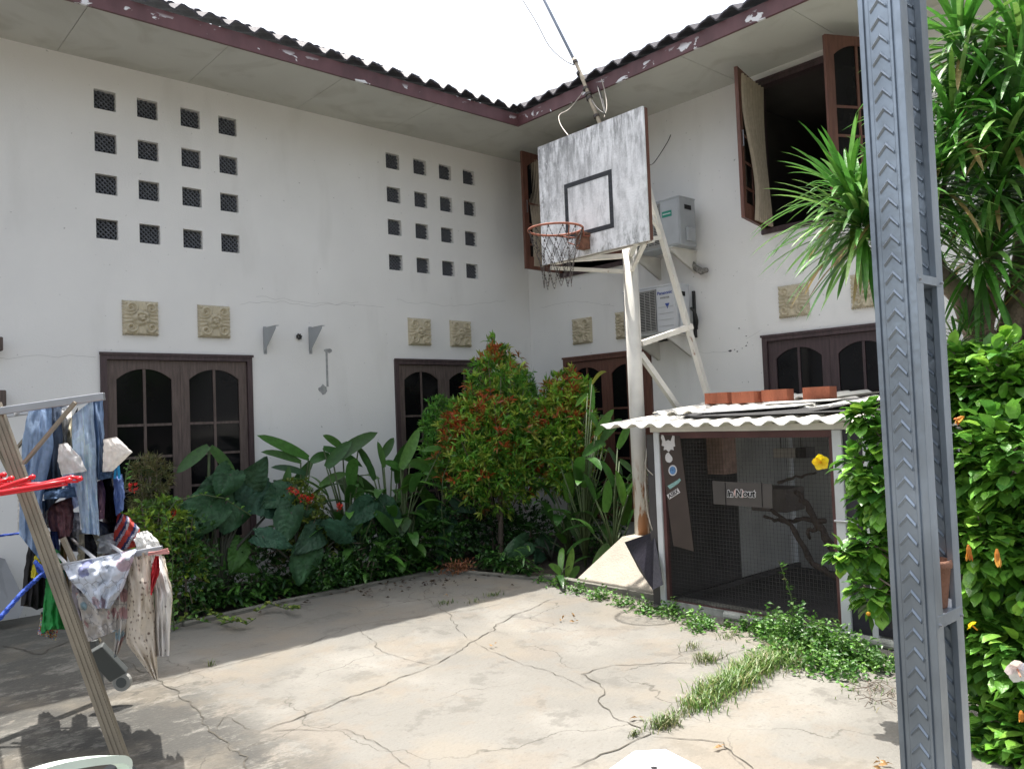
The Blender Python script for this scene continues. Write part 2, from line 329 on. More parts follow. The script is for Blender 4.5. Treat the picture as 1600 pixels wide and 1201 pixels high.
# rooms behind: back walls and floors keep the inside dark
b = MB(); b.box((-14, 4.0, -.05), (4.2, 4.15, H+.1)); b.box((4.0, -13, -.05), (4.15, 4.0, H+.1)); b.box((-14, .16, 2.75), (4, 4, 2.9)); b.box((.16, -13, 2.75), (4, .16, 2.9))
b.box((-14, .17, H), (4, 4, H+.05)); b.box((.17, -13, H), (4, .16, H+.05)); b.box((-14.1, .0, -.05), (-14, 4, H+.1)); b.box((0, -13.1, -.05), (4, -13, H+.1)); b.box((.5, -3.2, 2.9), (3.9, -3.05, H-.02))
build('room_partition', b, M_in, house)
# soffit boards with open seams
b = MB(); x = -1.06
while x > -14: b.box((max(x-1.195, -14), -1.06, H), (x, 0, H+.012)); x -= 1.2
b.box((-1.056, -1.06, H), (0, 0, H+.012)); y = -1.066
while y > -13: b.box((-1.06, max(y-1.195, -13), H), (0, y, H+.012)); y -= 1.2
build('soffit', b, M_soff, house)
b = MB(); b.box((-14, -1.04, H+.02), (0, 0, H+.05)); b.box((-1.04, -13, H+.02), (0, -1.045, H+.05))
build('soffit_frame', b, M_in, house)
b = MB(); b.box((-14, -1.09, H-.015), (-1.09, -1.062, H+.130)); b.box((-1.09, -13, H-.015), (-1.062, -1.09, H+.130)); b.box((-1.09, -1.09, H-.015), (-1.062, -1.062, H+.130))
build('fascia', b, M_fas, house)
# pantile roofs: rounded pans, each course a little step up
def roof(name, swap, far):
    mb = MB(); per = .245; n = 8; rows = 15; sl = math.tan(math.radians(27))
    for k in range(rows):
        t0 = -.05+k*.30; t1 = t0+.33
        xm = -1.1+k*.30+.05; cols = int((xm-far)/(per/n)); vs = []
        for zt, t in ((0, t0), (1, t1)):
            for lay in (0, 1):
                for i in range(cols+1):
                    x = xm-i*per/n; ph = (x/per) % 1
                    wv = .030*math.sin(2*math.pi*ph)+.012*math.sin(4*math.pi*ph+.6)+.004*noise.noise(V((round(x/per)*3.1, k*1.7, 0)))
                    z = H+.168+(t+.05)*sl+wv+(.02 if zt == 0 else -.012)-(.018 if lay else 0); y = -1.09+t
                    vs.append((y, x, z) if swap else (x, y, z))
        m = cols+1; fs = []
        for i in range(cols):
            fs += [(i, i+1, 2*m+i+1, 2*m+i), (m+i, 2*m+m+i, 2*m+m+i+1, m+i+1), (i, m+i, m+i+1, i+1)]
        mb.add(vs, fs)
    build(name, mb, M_tile, house, smooth=False)
roof('roof', False, -14); roof('roof', True, -13)
# ventilation blocks, one behind each small opening
b = MB(); w = VW; b.box((0, .075, 0), (w, .08, .19), 1)
for k in range(-6, 7):
    for s in (1, -1):
        x0, x1 = 0.0, w; z0 = k*.045+(0 if s > 0 else .19); z1 = z0+s*w
        pts = []
        for t in [i/12 for i in range(13)]:
            z = z0+(z1-z0)*t
            if 0 <= z <= .19: pts.append((x0+(x1-x0)*t, z))
        if len(pts) > 1: b.bar((pts[0][0], .052+.004*s, pts[0][1]), (pts[-1][0], .052+.004*s, pts[-1][1]), .012, .02, (0, 1, 0))
v0 = build('ventilation_block', b, [M_grille, M_black], house, loc=(VX[0], 0, VZ[0]))
for i, x in enumerate(VX):
    for j, z in enumerate(VZ):
        if i+j: dup(v0, house, (x, 0, z))

# windows. local frame: x to the right along the wall, -y out of it
def arch_leaf(w, h, rows, m1, m2=None, arch=.10, st=.085):
    mb = MB(); T = .035
    mb.box((0, 0, 0), (st, T, h)); mb.box((w-st, 0, 0), (w, T, h)); mb.box((st, 0, 0), (w-st, T, .16))
    n = 12; f0 = lambda x, z: (x, 0, z); f1 = lambda x, z: (x, T, z)
    for i in range(n):
        a0 = i/n; a1 = (i+1)/n; xa = st+(w-2*st)*a0; xb = st+(w-2*st)*a1
        za = h-.085-arch*(abs(2*a0-1)**2.2); zb = h-.085-arch*(abs(2*a1-1)**2.2)
        mb.prism([(xa, za), (xb, zb), (xb, h), (xa, h)], f0, f1)
    mb.box((w/2-.013, .006, .16), (w/2+.013, T-.006, h-.08))
    for z in rows: mb.box((st, .008, z-.012), (w-st, T-.008, z+.012))
    mb.box((st-.004, T*.45, .15), (w-st+.004, T*.55, h-.08), 1)
    return mb
def window_frame(w, h, fw=.055):
    mb = MB(); mb.box((0, -.03, 0), (fw, .10, h)); mb.box((w-fw, -.03, 0), (w, .10, h)); mb.box((fw, -.03, h-fw), (w-fw, .10, h)); mb.box((fw, -.03, 0), (w-fw, .10, fw)); mb.box((-.012, -.04, h-.012), (w+.012, -.028, h+.012)); return mb
def window(x, z, w, h, wallB, fm, lm, rows, openL=None, openR=None, label=None, drop=None):
    rot = -math.pi/2 if wallB else 0
    loc = (0, -x, z) if wallB else (x, 0, z)
    wf = build('window', window_frame(w, h), fm, house, loc=loc, rot=rot)
    if label: wf['label'] = label
    lw = (w-.11)/2-.003; lh = h-.116
    for side, op in ((0, openL), (1, openR)):
        mb = arch_leaf(lw, lh, rows, lm)
        if op is None:
            build('window_leaf', mb, [lm, M_glass], wf, loc=(.057 if side == 0 else w-.057-lw, .0, .058))
        else:
            if side == 0: o = build('window_leaf', mb, [lm, M_glass], wf, loc=(.03, -.035, .058), rot=op)
            else:
                mb.v = [(v[0]-lw, v[1], v[2]) for v in mb.v]; o = build('window_leaf', mb, [lm, M_glass], wf, loc=(w-.03, -.035, .058), rot=op)
            mm = MB(); s = (lw-.05) if side == 0 else -(lw-.05)
            mm.bar((s, .045, lh*.48), (s, .045, lh*.58), .008, .008); mm.bar((s, .03, lh*.48), (s, .05, lh*.48), .008, .008); mm.bar((s, .03, lh*.58), (s, .05, lh*.58), .008, .008)
            hn = build('handle', mm, M_alu, wf, loc=o.location, rot=op)
    return wf
R1 = [2.325-.06-WZ-.06-(2.265-1.64)+.0, 1.33-WZ-.058, 1.02-WZ-.058, .71-WZ-.058, .45-WZ-.058]; R1[0] = 1.64-WZ-.058
window(-5.54, WZ, 1.48, 2.325-WZ, 0, M_woodD, M_wood, R1, label='widest weathered brown window behind the big leaves')
window(-2.27, WZ, 1.48, 2.325-WZ, 0, M_woodD, M_wood, R1)
window(.64, WZ, 1.46, 2.325-WZ, 1, M_woodR, M_woodR, R1, label='reddish wooden window behind the basketball pole')
window(3.60, WZ, 1.46, 2.325-WZ, 1, M_woodD, M_woodD, R1, label='dark grey brown window above the cage roof')
RU = [.85, .58, .32]
window(.64, 3.40, 1.46, 1.63, 1, M_woodD, M_woodR, RU, openL=math.radians(-88), openR=math.radians(70), label='upper window with shutters swung open behind the backboard')
window(3.66, 3.40, 1.44, 1.63, 1, M_woodD, M_woodR, RU, openL=math.radians(-77), openR=math.radians(62), label='upper window standing wide open on a dark room')

# carved square panels
def carved():
    N = 46; s = .33; mb = MB(); vs = []
    for j in range(N+1):
        for i in range(N+1):
            u = i/N*2-1; v = j/N*2-1; r = math.hypot(u, v*1.02); a = math.atan2(v, u)
            e = .035*math.sin(i*1.9)*(1 if abs(v) > .93 else 0); e2 = .035*math.sin(j*1.7)*(1 if abs(u) > .93 else 0)
            h = .016
            pr = .43+.07*abs(math.cos(2.5*a+math.pi/2))
            if r < pr: h = .036+.008*abs(math.cos(2.5*a+math.pi/2))-(.012 if abs(r-.22) < .045 else 0)+(.008 if r < .16 else 0)-.02*(r/pr)**6
            cu = abs(u)-.56; cv = abs(v)-.56; rc = math.hypot(cu, cv); ac = math.atan2(cv, cu)
            if rc < .36 and r > pr: h = .020+.016*(.5+.5*math.cos(rc*30-ac*1.0))-(.014 if rc < .07 else 0)
            if r > pr and rc >= .36: h = .018+.010*(.5+.5*math.cos(a*24))
            if abs(u) < .16 and abs(v) > .5: h = .026-.05*abs(u)*.5
            if max(abs(u), abs(v)) > .985: h = 0
            if max(abs(u), abs(v)) > .94 and h: h *= .75
            vs.append((u*s/2*(1+e2), -h*1.7, v*s/2*(1+e)))
    m = N+1; mb.add(vs, [(j*m+i, j*m+i+1, (j+1)*m+i+1, (j+1)*m+i) for j in range(N) for i in range(N)]); return mb
c0 = build('carved_panel', carved(), M_stone, house, loc=(-5.17, -.001, 2.675), smooth=True)
for x in (-4.45, -1.885, -1.245): dup(c0, house, (x, -.001, 2.675))
for y in (-1.0, -1.745, -3.98, -4.75): dup(c0, house, (-.001, y, 2.66), -math.pi/2)
# repairs and stains on the walls
M_cem = mat('bare_cement', (.36, .37, .37), .9, .2, 20, .4)
b = MB(); p = PY(510, 548, 0); q = PY(505, 608, 0)
b.box((p.x-.012, -.004, q.z+.03), (p.x+.012, .0, p.z))
def blob(mb, c, r, seed, y=-.005, wallB=False, k=11, sy=1):
    rr = random.Random(seed); pts = [(c[0]+r*rr.uniform(.6, 1.2)*math.cos(2*math.pi*i/k), c[1]+sy*r*rr.uniform(.6, 1.2)*math.sin(2*math.pi*i/k)) for i in range(k)]
    if wallB: mb.prism(pts, lambda a, z: (y, a, z), lambda a, z: (0.001, a, z))
    else: mb.prism(pts, lambda a, z: (a, y, z), lambda a, z: (a, .001, z))
blob(b, (q.x, q.z), .055, 3); blob(b, (p.x+.02, p.z), .05, 5, y=-.006, sy=.5)
build('cement_patch', b, M_cem, house)
b = MB(); M_chip = mat('chipped_plaster_dirt', (.10, .10, .11), .95, .3, 30)
for i, (x, y, r) in enumerate([(1141, 548, .022), (1152, 549, .013), (1166, 540, .012), (1168, 535, .008), (1166, 525, .010), (1155, 513, .010), (1148, 546, .008), (1160, 544, .007)]):
    p = PX(x, y, 0); blob(b, (p.y, p.z), r, i, y=-.0035-.0002*i, wallB=True, k=7, sy=.6); build('chipped_plaster', b, M_chip, house); b = MB()
# hairline cracks in the plaster
def hair(pts, wallB, w=.0035):
    b = MB(); P = [PX(x, y, 0) if wallB else PY(x, y, 0) for x, y in pts]; Q = []
    for a, c in zip(P, P[1:]):
        k = max(2, int((c-a).length/.05))
        for i in range(k): q = a.lerp(c, i/k); Q.append(q+V((0, 0, noise.noise(q*9)*.03)))
    Q.append(P[-1])
    vs = []
    for q in Q:
        if wallB: vs += [(-.0015, q.y, q.z-w/2), (-.0015, q.y, q.z+w/2)]
        else: vs += [(q.x, -.0015, q.z-w/2), (q.x, -.0015, q.z+w/2)]
    b.add(vs, [(i*2, i*2+1, i*2+3, i*2+2) for i in range(len(Q)-1)]); return b
M_hair = mat('hairline_crack', (.56, .56, .55), .95)
for pts, wb in [([(0, 558), (60, 556), (150, 558)], 0), ([(375, 475), (430, 470), (480, 478), (560, 472)], 0), ([(400, 462), (480, 472), (600, 480)], 0), ([(1076, 545), (1100, 552), (1141, 548)], 1), ([(1166, 530), (1190, 515)], 1), ([(620, 470), (700, 478), (790, 470)], 0), ([(845, 480), (900, 470), (960, 478)], 1)]:
    build('plaster_crack', hair(pts, wb), M_hair, house)

# ================= BASKETBALL STAND
hoop = thing('basketball_stand', 'cream steel basketball stand with a mildewed white backboard, rusty ring and chain net', 'basketball hoop', (-1.65, -3.21, 0))
b = MB(); b.tube([(-1.65, -3.21, 0), (-1.65, -3.21, 1.6), (-1.65, -3.21, 3.17)], .072, 20)
build('pole', b, M_pole, hoop, smooth=True)
BX = -2.2; BY0, BY1, BZ0, BZ1 = -2.56, -3.88, 3.05, 4.22
M_bb = mat('mildewed_board', (.90, .91, .93), .75, .05, 6, .25, bscale=50)
def _bb():
    n, l, bs = nodes(M_bb)
    st = noise_mask(M_bb, 6.5, .46, .66, (1, 1.7, .6), 14, dist=.3, ro=.7)
    top = ramp_pos(M_bb, 2, BZ1-.75, BZ1+.02); lowr = ramp_pos(M_bb, 2, BZ0+.32, BZ0); lft = ramp_pos(M_bb, 1, BY0-.55, BY0)
    mixcol(M_bb, mul(M_bb, st, .62), (.34, .35, .36))
    st2 = noise_mask(M_bb, 7, .44, .60, (1, 3, .5), 12, off=(2, 2, 2), dist=.3, ro=.7); mixcol(M_bb, mul(M_bb, mul(M_bb, st2, top), .8), (.10, .105, .11))
    st3 = noise_mask(M_bb, 9, .46, .62, (1, 1.5, .8), 12, off=(6, 2, 2), dist=.3, ro=.7); mixcol(M_bb, mul(M_bb, mul(M_bb, st3, lowr), .85), (.10, .105, .10))
    mixcol(M_bb, mul(M_bb, mul(M_bb, st3, lft), .7), (.09, .095, .1))
    st4 = noise_mask(M_bb, 30, .64, .67, (1, 1, .7), 4, off=(1, 8, 2)); mixcol(M_bb, mul(M_bb, st4, .8), (.78, .8, .82))
_bb()
b = MB(); b.box((BX, BY0, BZ0), (BX+.02, BY1, BZ1)); bd = build('backboard', b, M_bb, hoop)
b = MB(); ra, rb, rc, rd, w = -2.90, -3.50, 3.235, 3.765, .044
for (y0, y1, z0, z1) in [(ra, rb, rd-w, rd), (ra, rb, rc, rc+w), (ra, ra-w, rc+w, rd-w), (rb+w, rb, rc+w, rd-w)]: b.box((BX-.002, y0, z0), (BX-.0005, y1, z1))
M_mark = mat('brushed_black_paint', (.03, .034, .042), .6, .5, 5, stretch=(1, 2, 9)); build('painted_square', b, M_mark, bd)
b = MB()   # wooden backing frame
for y in (BY0-.02, (BY0+BY1)/2, BY1+.025): b.box((BX+.021, y-.025, BZ0+.01), (BX+.065, y+.025, BZ1-.005))
for z in (BZ0+.03, BZ1-.05): b.box((BX+.0215, BY0-.05, z-.02), (BX+.058, BY1+.055, z+.02))
build('backing_frame', b, M_woodR, bd)
RC = V((-2.60, -3.16, 3.235)); RR = .243
b = MB(); b.tube([RC+V((math.cos(a)*RR, math.sin(a)*RR, 0)) for a in [2*math.pi*i/40 for i in range(41)]], .0105, 8)
for s in (-1, 1): b.tube([RC+V((RR*math.cos(s*.9), RR*math.sin(s*.9), 0)), RC+V((RR+.07, s*.05, -.03)), (BX-.01, RC.y+s*.055, RC.z-.02)], .007, 6)
b.tube([RC+V((-.05, -RR*.9, -.01)), RC+V((.15, 0, -.10)), (BX-.01, RC.y, RC.z-.13)], .005, 6)
ring = build('ring', b, M_rust, hoop, smooth=True)
b = MB(); b.box((BX-.10, RC.y-.045, RC.z-.14), (BX-.002, RC.y+.045, RC.z+.008)); b.box((BX-.115, RC.y-.055, RC.z-.01), (BX-.002, RC.y+.055, RC.z+.010)); build('bracket', b, M_rust2, hoop, bevel=.004)
b = MB(); n = 12; lv = [(RR, -.01), (.205, -.12), (.165, -.25), (.135, -.38), (.125, -.50)]
for k in range(4):
    for i in range(n):
        for s in (-1, 1):
            a0 = 2*math.pi*(i+.5*(k % 2))/n; a1 = a0+s*math.pi/n
            p = RC+V((lv[k][0]*math.cos(a0), lv[k][0]*math.sin(a0), lv[k][1])); q = RC+V((lv[k+1][0]*math.cos(a1), lv[k+1][0]*math.sin(a1), lv[k+1][1]+rnd.uniform(-.03, .015)))
            m_ = (p+q)/2+V((0, 0, -.012)); L = 5
            for j in range(L):
                u0 = p.lerp(m_, min(1, 2*j/L)) if j < L/2 else m_.lerp(q, 2*j/L-1); t1 = (j+.78)/L
                u1 = p.lerp(m_, min(1, 2*t1)) if t1 < .5 else m_.lerp(q, 2*t1-1); b.tube([u0, u1], .0032, 4)
for i in range(n): a = 2*math.pi*i/n; p = RC+V((RR*math.cos(a), RR*math.sin(a), 0)); b.tube([p, p+V((0, 0, -.025))], .006, 5)
build('chain_net', b, M_chain, hoop)
for p, q, w in [((-1.65, -3.21, 3.09), (BX+.03, -2.72, 3.075), .045), ((-1.65, -3.21, 3.09), (BX+.03, -3.72, 3.075), .045), ((-1.65, -3.21, 2.93), (BX+.05, -2.62, 3.02), .035), ((-1.65, -3.21, 2.93), (BX+.05, -3.80, 3.05), .035), ((BX+.09, -2.6, 3.07), (BX+.09, -3.86, 3.07), .04)]:
    b = MB(); b.bar(p, q, w, w); build('support_arm', b, M_cream, hoop)
b = MB(); st0 = V((-1.55, -3.26, 4.16)); st1 = V((-.62, -3.79, 0)); b.bar(st0, st1, .05, .05, (0, 1, 0)); build('rear_strut', b, M_cream, hoop)
for p, q, w in [((-1.58, -3.25, 2.24), (-1.12, -3.51, 2.40), .05), ((-1.60, -3.24, 2.14), (-1.10, -3.52, 1.30), .05), ((-1.62, -3.23, 3.22), (-1.36, -3.37, 3.27), .04), ((-1.60, -3.24, 3.02), (-1.5, -3.29, 3.24), .03), ((-1.38, -3.36, 3.36), (-1.62, -3.24, 3.75), .035), ((BX+.06, -3.3, 4.1), (-1.55, -3.26, 4.12), .04)]:
    b = MB(); b.bar(p, q, w, w, (.1, 1, .1) if p[2] != q[2] else (0, 0, 1)); build('brace', b, M_cream, hoop)
# concrete footing and the sheet leaning on it
M_foot = mat('footing_concrete', (.40, .36, .30), .9, .12, 5, .4, bscale=50)
b = MB(); x0, x1, y0, y1, t = -2.27, -1.35, -2.93, -3.93, .42
b.add([(x0, y0, 0), (x1, y0, 0), (x1, y1, 0), (x0, y1, 0), (x0, y0, .07), (x1, y0, .07), (x1, y1, .07), (x0, y1, .07), (-1.86, -3.14, t), (-1.5, -3.14, t), (-1.5, -3.5, t), (-1.86, -3.5, t)],
      [(3, 2, 1, 0), (0, 1, 5, 4), (1, 2, 6, 5), (2, 3, 7, 6), (3, 0, 4, 7), (4, 5, 9, 8), (5, 6, 10, 9), (6, 7, 11, 10), (7, 4, 8, 11), (8, 9, 10, 11)])
tag(build('concrete_footing', b, M_foot, bevel=.008), 'low sunlit concrete footing with sloping sides round the foot of the cream pole', 'footing')
M_blk = mat('black_sheet', (.022, .02, .03), .45, .3, 6, .2)
b = MB(); P = [D(976, 847, 7.05), D(1022, 831, 6.75), D(1036, 913, 6.45), D(1020, 921, 6.45), D(999, 891, 6.75)]
b.prism([(i, 0) for i in range(5)], lambda i, _: P[i], lambda i, _: P[i]+V((.008, .004, .002)))
tag(build('black_sheet', b, M_blk), 'dark sheet leaning against the footing beside the cage corner', 'sheet')

# ================= MAST AND WIRES
mast = thing('antenna_mast', 'bamboo pole tied to the eave carrying a thin grey pipe up into the sky', 'mast', (-1.13, -2.6, 4.2))
MX = -1.14; M_bam = mat('bamboo', (.42, .36, .27), .6, .3, 14, .2)
pts = [PX(965, 248, MX), PX(941, 202, MX), PX(922, 155, MX), PX(910, 122, MX), PX(897, 92, MX)]
b = MB(); P = []; R_ = []
for i in range(25):
    t = i/24*(len(pts)-1); k = min(int(t), len(pts)-2); P.append(pts[k].lerp(pts[k+1], t-k)); R_.append((.030 if i % 6 == 0 else .024)*(1-.25*i/24))
b.tube(P, R_, 10); build('bamboo_pole', b, M_bam, mast, smooth=True)
p0 = PX(900, 100, MX); p1 = PX(848, -4, MX); b = MB(); b.tube([p0, p1, p1+(p1-p0)*1.2], .016, 10); build('pipe', b, mat('grey_pipe', (.33, .38, .47), .5), mast, smooth=True)
for x, y, r in [(899, 97, .028), (905, 115, .03), (919, 148, .037), (921, 154, .036), (915, 139, .033), (932, 182, .034)]:
    q = PX(x, y, MX); dd = (pts[0]-pts[-1]).normalized(); b = MB(); b.tube([q-dd*.016, q+dd*.016], r, 10); build('binding', b, M_chain, mast)
def cable(name, label, pts, r, m, cat='cable'):
    b = MB(); P = [V(p) for p in pts]; Q = []
    for i in range(len(P)-1):
        a = P[max(i-1, 0)]; c = P[i]; d = P[i+1]; e = P[min(i+2, len(P)-1)]
        for k in range(6): t = k/6; Q.append(.5*((2*c)+(d-a)*t+(2*a-5*c+4*d-e)*t*t+(3*c-a-3*d+e)*t**3))
    Q.append(P[-1]); b.tube(Q, r, 6); return tag(build(name, b, m, smooth=True), label, cat)
M_wire = mat('grey_wire', (.22, .22, .22), .6); M_wb = mat('black_wire', (.03, .03, .03), .6); M_wc = mat('cream_wire', (.48, .44, .38), .6)
cable('cable', 'thin wire curving down out of the sky to the top of the bamboo pole', [PX(814, -4, MX), PX(838, 35, MX), (PX(858, 72, MX)), PX(880, 93, MX), PX(897, 102, MX)], .0055, M_wire)
cable('cable', 'dark wires looping from the bamboo pole down to the backboard', [PX(922, 152, MX), PX(932, 168, MX-.05), PX(945, 176, MX-.1), PX(940, 150, MX), PX(934, 136, MX), PX(946, 180, MX-.2)], .006, M_wb)
cable('cable', 'pale wire hanging from the fascia right of the bamboo pole', [PX(940, 124, MX), PX(946, 148, MX), PX(948, 168, MX-.1), PX(944, 184, MX-.2)], .005, M_wc)
cable('cable', 'pale wire drooping from the fascia left of the bamboo pole', [PX(912, 143, MX), PX(890, 170, MX-.1), PX(874, 180, MX-.3), PX(876, 195, MX-.5), PX(888, 212, -2.15)], .005, M_wc)
cable('cable', 'black cable curling out of the wall to the right edge of the backboard', [PX(1048, 211, -.005), PX(1043, 222, -.1), PX(1030, 243, -.5), PX(1020, 256, -1.2), PX(1011, 258, -2.1)], .005, M_wb)

# ================= AIR CONDITIONERS on the right wall
M_acw = mat('ac_casing', (.50, .52, .55), .5, .05, 5); M_acg = mat('ac_grey_casing', (.36, .38, .40), .5, .08, 5); M_grn = mat('green_label', (.02, .22, .16), .4); M_blu = mat('blue_ink', (.03, .06, .28), .5)
def ac(label, z0, z1, y0, y1, body, brand, xb):
    a = thing('air_conditioner_unit', label, 'air conditioner', (-.3, (y0+y1)/2, z0)); xf = -.45
    b = MB(); b.box((xf, y0, z0), (xb, y1, z1)); b.box((xf-.008, y0+.006, z1-.012), (xb+.006, y1-.006, z1+.008)); build('casing', b, body, a, bevel=.012)
    ys = y1+.27; b = MB(); b.box((xf-.006, y0-.03, z0+.04), (xf-.002, ys, z1-.04), 1)
    n = 24
    for i in range(n+1): z = z0+.05+(z1-z0-.1)*i/n; b.box((xf-.016, y0-.03, z-.0035), (xf-.006, ys, z+.0035))
    for i in range(7): y = y0-.03+(ys-y0+.03)*i/6; b.box((xf-.018, y-.004, z0+.04), (xf-.0155, y+.004, z1-.04))
    b.box((xf-.020, y0-.02, z0+.03), (xf-.004, ys-.012, z0+.042)); b.box((xf-.02, y0-.02, z1-.042), (xf-.004, ys-.012, z1-.03))
    build('fan_grille', b, [mat('ac_grille', (.30, .30, .29), .5), M_black], a)
    b = MB(); b.box((xf-.009, ys-.018, z0+.02), (xf-.001, y1+.012, z1-.03)); build('front_panel', b, body, a, bevel=.003)
    b = MB()
    for k in range(4): b.box((xf-.0125, ys-.03, z0+.08+k*.07), (xf-.009, y1+.03, z0+.085+k*.07))
    if brand:
        build('panel_groove', b, M_acg, a)
        to_text('Panasonic', .052, 'lettering', M_blu, a, (xf-.0105, ys-.13, z1-.085), (0, -1, 0), (0, 0, 1), (-1, 0, 0))
        to_text('INVERTER', .028, 'lettering', M_wire, a, (xf-.0105, ys-.13, z1-.14), (0, -1, 0), (0, 0, 1), (-1, 0, 0))
        b = MB(); c = (ys-.16, z1-.235); b.prism([(c[0]+.03, c[1]+.03), (c[0]-.03, c[1]+.03), (c[0], c[1]-.03)], lambda y, z: (xf-.012, y, z), lambda y, z: (xf-.0092, y, z)); build('emblem', b, M_blu, a)
    else:
        b = MB(); b.box((xf-.012, ys-.04, z1-.20), (xf-.0092, ys-.17, z1-.135)); lb = build('label', b, M_grn, a)
        b = MB(); 
        for k in range(8): b.box((xf-.0135, ys-.052-k*.0135, z1-.173), (xf-.0122, ys-.061-k*.0135, z1-.160))
        build('lettering', b, M_white, lb)
    b = MB(); yr = y1-.001; b.box((xb-.20, yr-.004, z1-.13), (xb-.08, yr, z1-.08), 0); build('handle_recess', b, M_black, a)
    b = MB(); b.box((xb-.2, yr-.035, z0+.05), (xb-.06, yr-.001, z0+.20)); b.lathe((0, 0, 0), [(0, 0)], 3) if 0 else None; build('valve_cover', b, body, a, bevel=.01)
    for i, y in enumerate((y0-.14, y1+.14)):
        t = MB(); 
        for s in (-.012, .012):
            t.prism([(-.005, z0-.015), (-.47, z0-.015), (-.47, z0-.045), (-.01, z0-.26), (-.005, z0-.26)], lambda x, z: (x, y+s-.0015, z), lambda x, z: (x, y+s+.0015, z))
        t.box((-.47, y-.03, z0-.014), (-.005, y+.03, z0-.002)); tag(build('wall_bracket', t, M_cream), f'cream triangular bracket under the {"lower" if brand else "upper"} air conditioner at its {"left" if i == 0 else "right"} end', 'bracket', 'brackets under the air conditioners')
    return a
ac('upper pale air conditioner unit with a green label beside the backboard', 3.385, 3.92, -2.15, -2.935, M_acg, False, -.16)
ac('lower white air conditioner unit with blue lettering behind the slanting strut', 2.44, 2.975, -2.08, -2.83, M_acw, True, -.20)
cable('pipe', 'dark drain pipe running down the wall right of the lower air conditioner', [(-.2, -2.84, 2.72), (-.15, -2.86, 2.66), (-.09, -2.84, 2.58), (-.05, -2.80, 2.52), (-.02, -2.78, 2.50)], .016, M_wb, 'pipe')
b = MB(); b.box((-.04, -2.775, 2.40), (-.005, -2.75, 2.93)); b.box((-.04, -2.75, 2.40), (-.005, -2.2, 2.425)); tag(build('trunking', b, M_wb), 'black L-shaped strip fixed to the wall right of the lower air conditioner', 'trunking')
b = MB(); b.tube([PX(1076, 402, -.06), PX(1086, 418, -.05), PX(1096, 424, -.06), PX(1104, 422, -.09)], [.02, .035, .04, .03], 8); tag(build('pipe_stub', b, mat('old_lagging', (.25, .24, .22), .8, .5, 30, .5), smooth=True), 'lagged pipe end sticking out of the wall below the upper air conditioner', 'pipe')

# ================= fittings on the left wall
def brack(x, label):
    b = MB(); p = PY(x, 513, 0); q = PY(x, 550, 0); d = .30
    b.prism([(0, q.z), (0, p.z), (-d, p.z-.0), (-d, p.z-.03), (-.02, q.z)], lambda y, z: (p.x, y, z), lambda y, z: (p.x+.003, y, z)); b.box((p.x-.002, -d, p.z), (p.x+.04, 0, p.z+.004)); b.box((p.x, -.006, q.z-.02), (p.x+.035, -.001, p.z+.02))
    for z in (p.z-.01, q.z+.01): b.tube([(p.x+.02, 0, z), (p.x+.02, -.02, z)], .008, 6)
    tag(build('wall_bracket', b, M_acg), label, 'bracket', 'empty brackets on the left wall')
brack(411, 'left of the two empty triangular steel brackets between the left wall windows'); brack(482, 'right of the two empty triangular steel brackets between the left wall windows')
b = MB(); p = PY(466, 526, 0)
for k in range(7): a = k*.9; b.tube([(p.x+.018*math.cos(a), -.01-.004*k, p.z+.018*math.sin(a)), (p.x+.03*math.cos(a+1), -.02, p.z+.03*math.sin(a+1)), (p.x+.018*math.cos(a+2.1), -.005, p.z+.018*math.sin(a+2.1))], .009, 6)
tag(build('pipe_hole', b, mat('frayed_insulation', (.07, .07, .07), .9, .5, 60, .5), smooth=True), 'dark stuffed pipe hole in the wall between the two empty brackets', 'pipe hole')
for (x, y, w, h, l) in [(-4, 537, .09, .12, 'upper'), (0, 622, .10, .14, 'lower')]:
    b = MB(); p = PY(x, y, -.12); b.box((p.x-.3, -.14, p.z-h/2), (p.x+w*.45, -.02, p.z+h/2)); tag(build('timber_block', b, M_wood, bevel=.01), f'{l} of two weathered timber ends at the left edge of the white wall', 'timber')

# ================= CURTAINS on the open shutters
def curtain(hx, hy, dx, dy, z0, z1, w, label):
    b = MB(); n, m = 60, 16; vs = []; d = V((dx, dy, 0)).normalized(); nn = V((d.y, -d.x, 0))
    for j in range(m+1):
        t = j/m; ww = w*(1-.28*math.sin(t*1.9)**2+.05*math.sin(t*7))
        for i in range(n+1):
            s = i/n; p = V((hx, hy, z1+(z0-z1)*t))+d*(ww*s)+nn*(.022*math.sin(s*2*math.pi*8+t*1.5)+.02*math.sin(t*4+s)); p.z -= .05*s*(1-t)*0
            vs.append(tuple(p))
    b.add(vs, [(j*(n+1)+i, j*(n+1)+i+1, (j+1)*(n+1)+i+1, (j+1)*(n+1)+i) for j in range(m) for i in range(n)])
    return tag(build('curtain', b, mat('beige_curtain', (.50, .42, .32), .9, .1, 20, trans=.25), smooth=True), label, 'curtain')
curtain(-.02, -3.77, -.6, -.11, 3.46, 4.93, .56, 'beige curtain caught on the open left shutter of the wide open upper window')
curtain(-.40, -.72, -.3, .03, 3.50, 4.90, .22, 'narrow strip of curtain on the shutter left of the backboard')

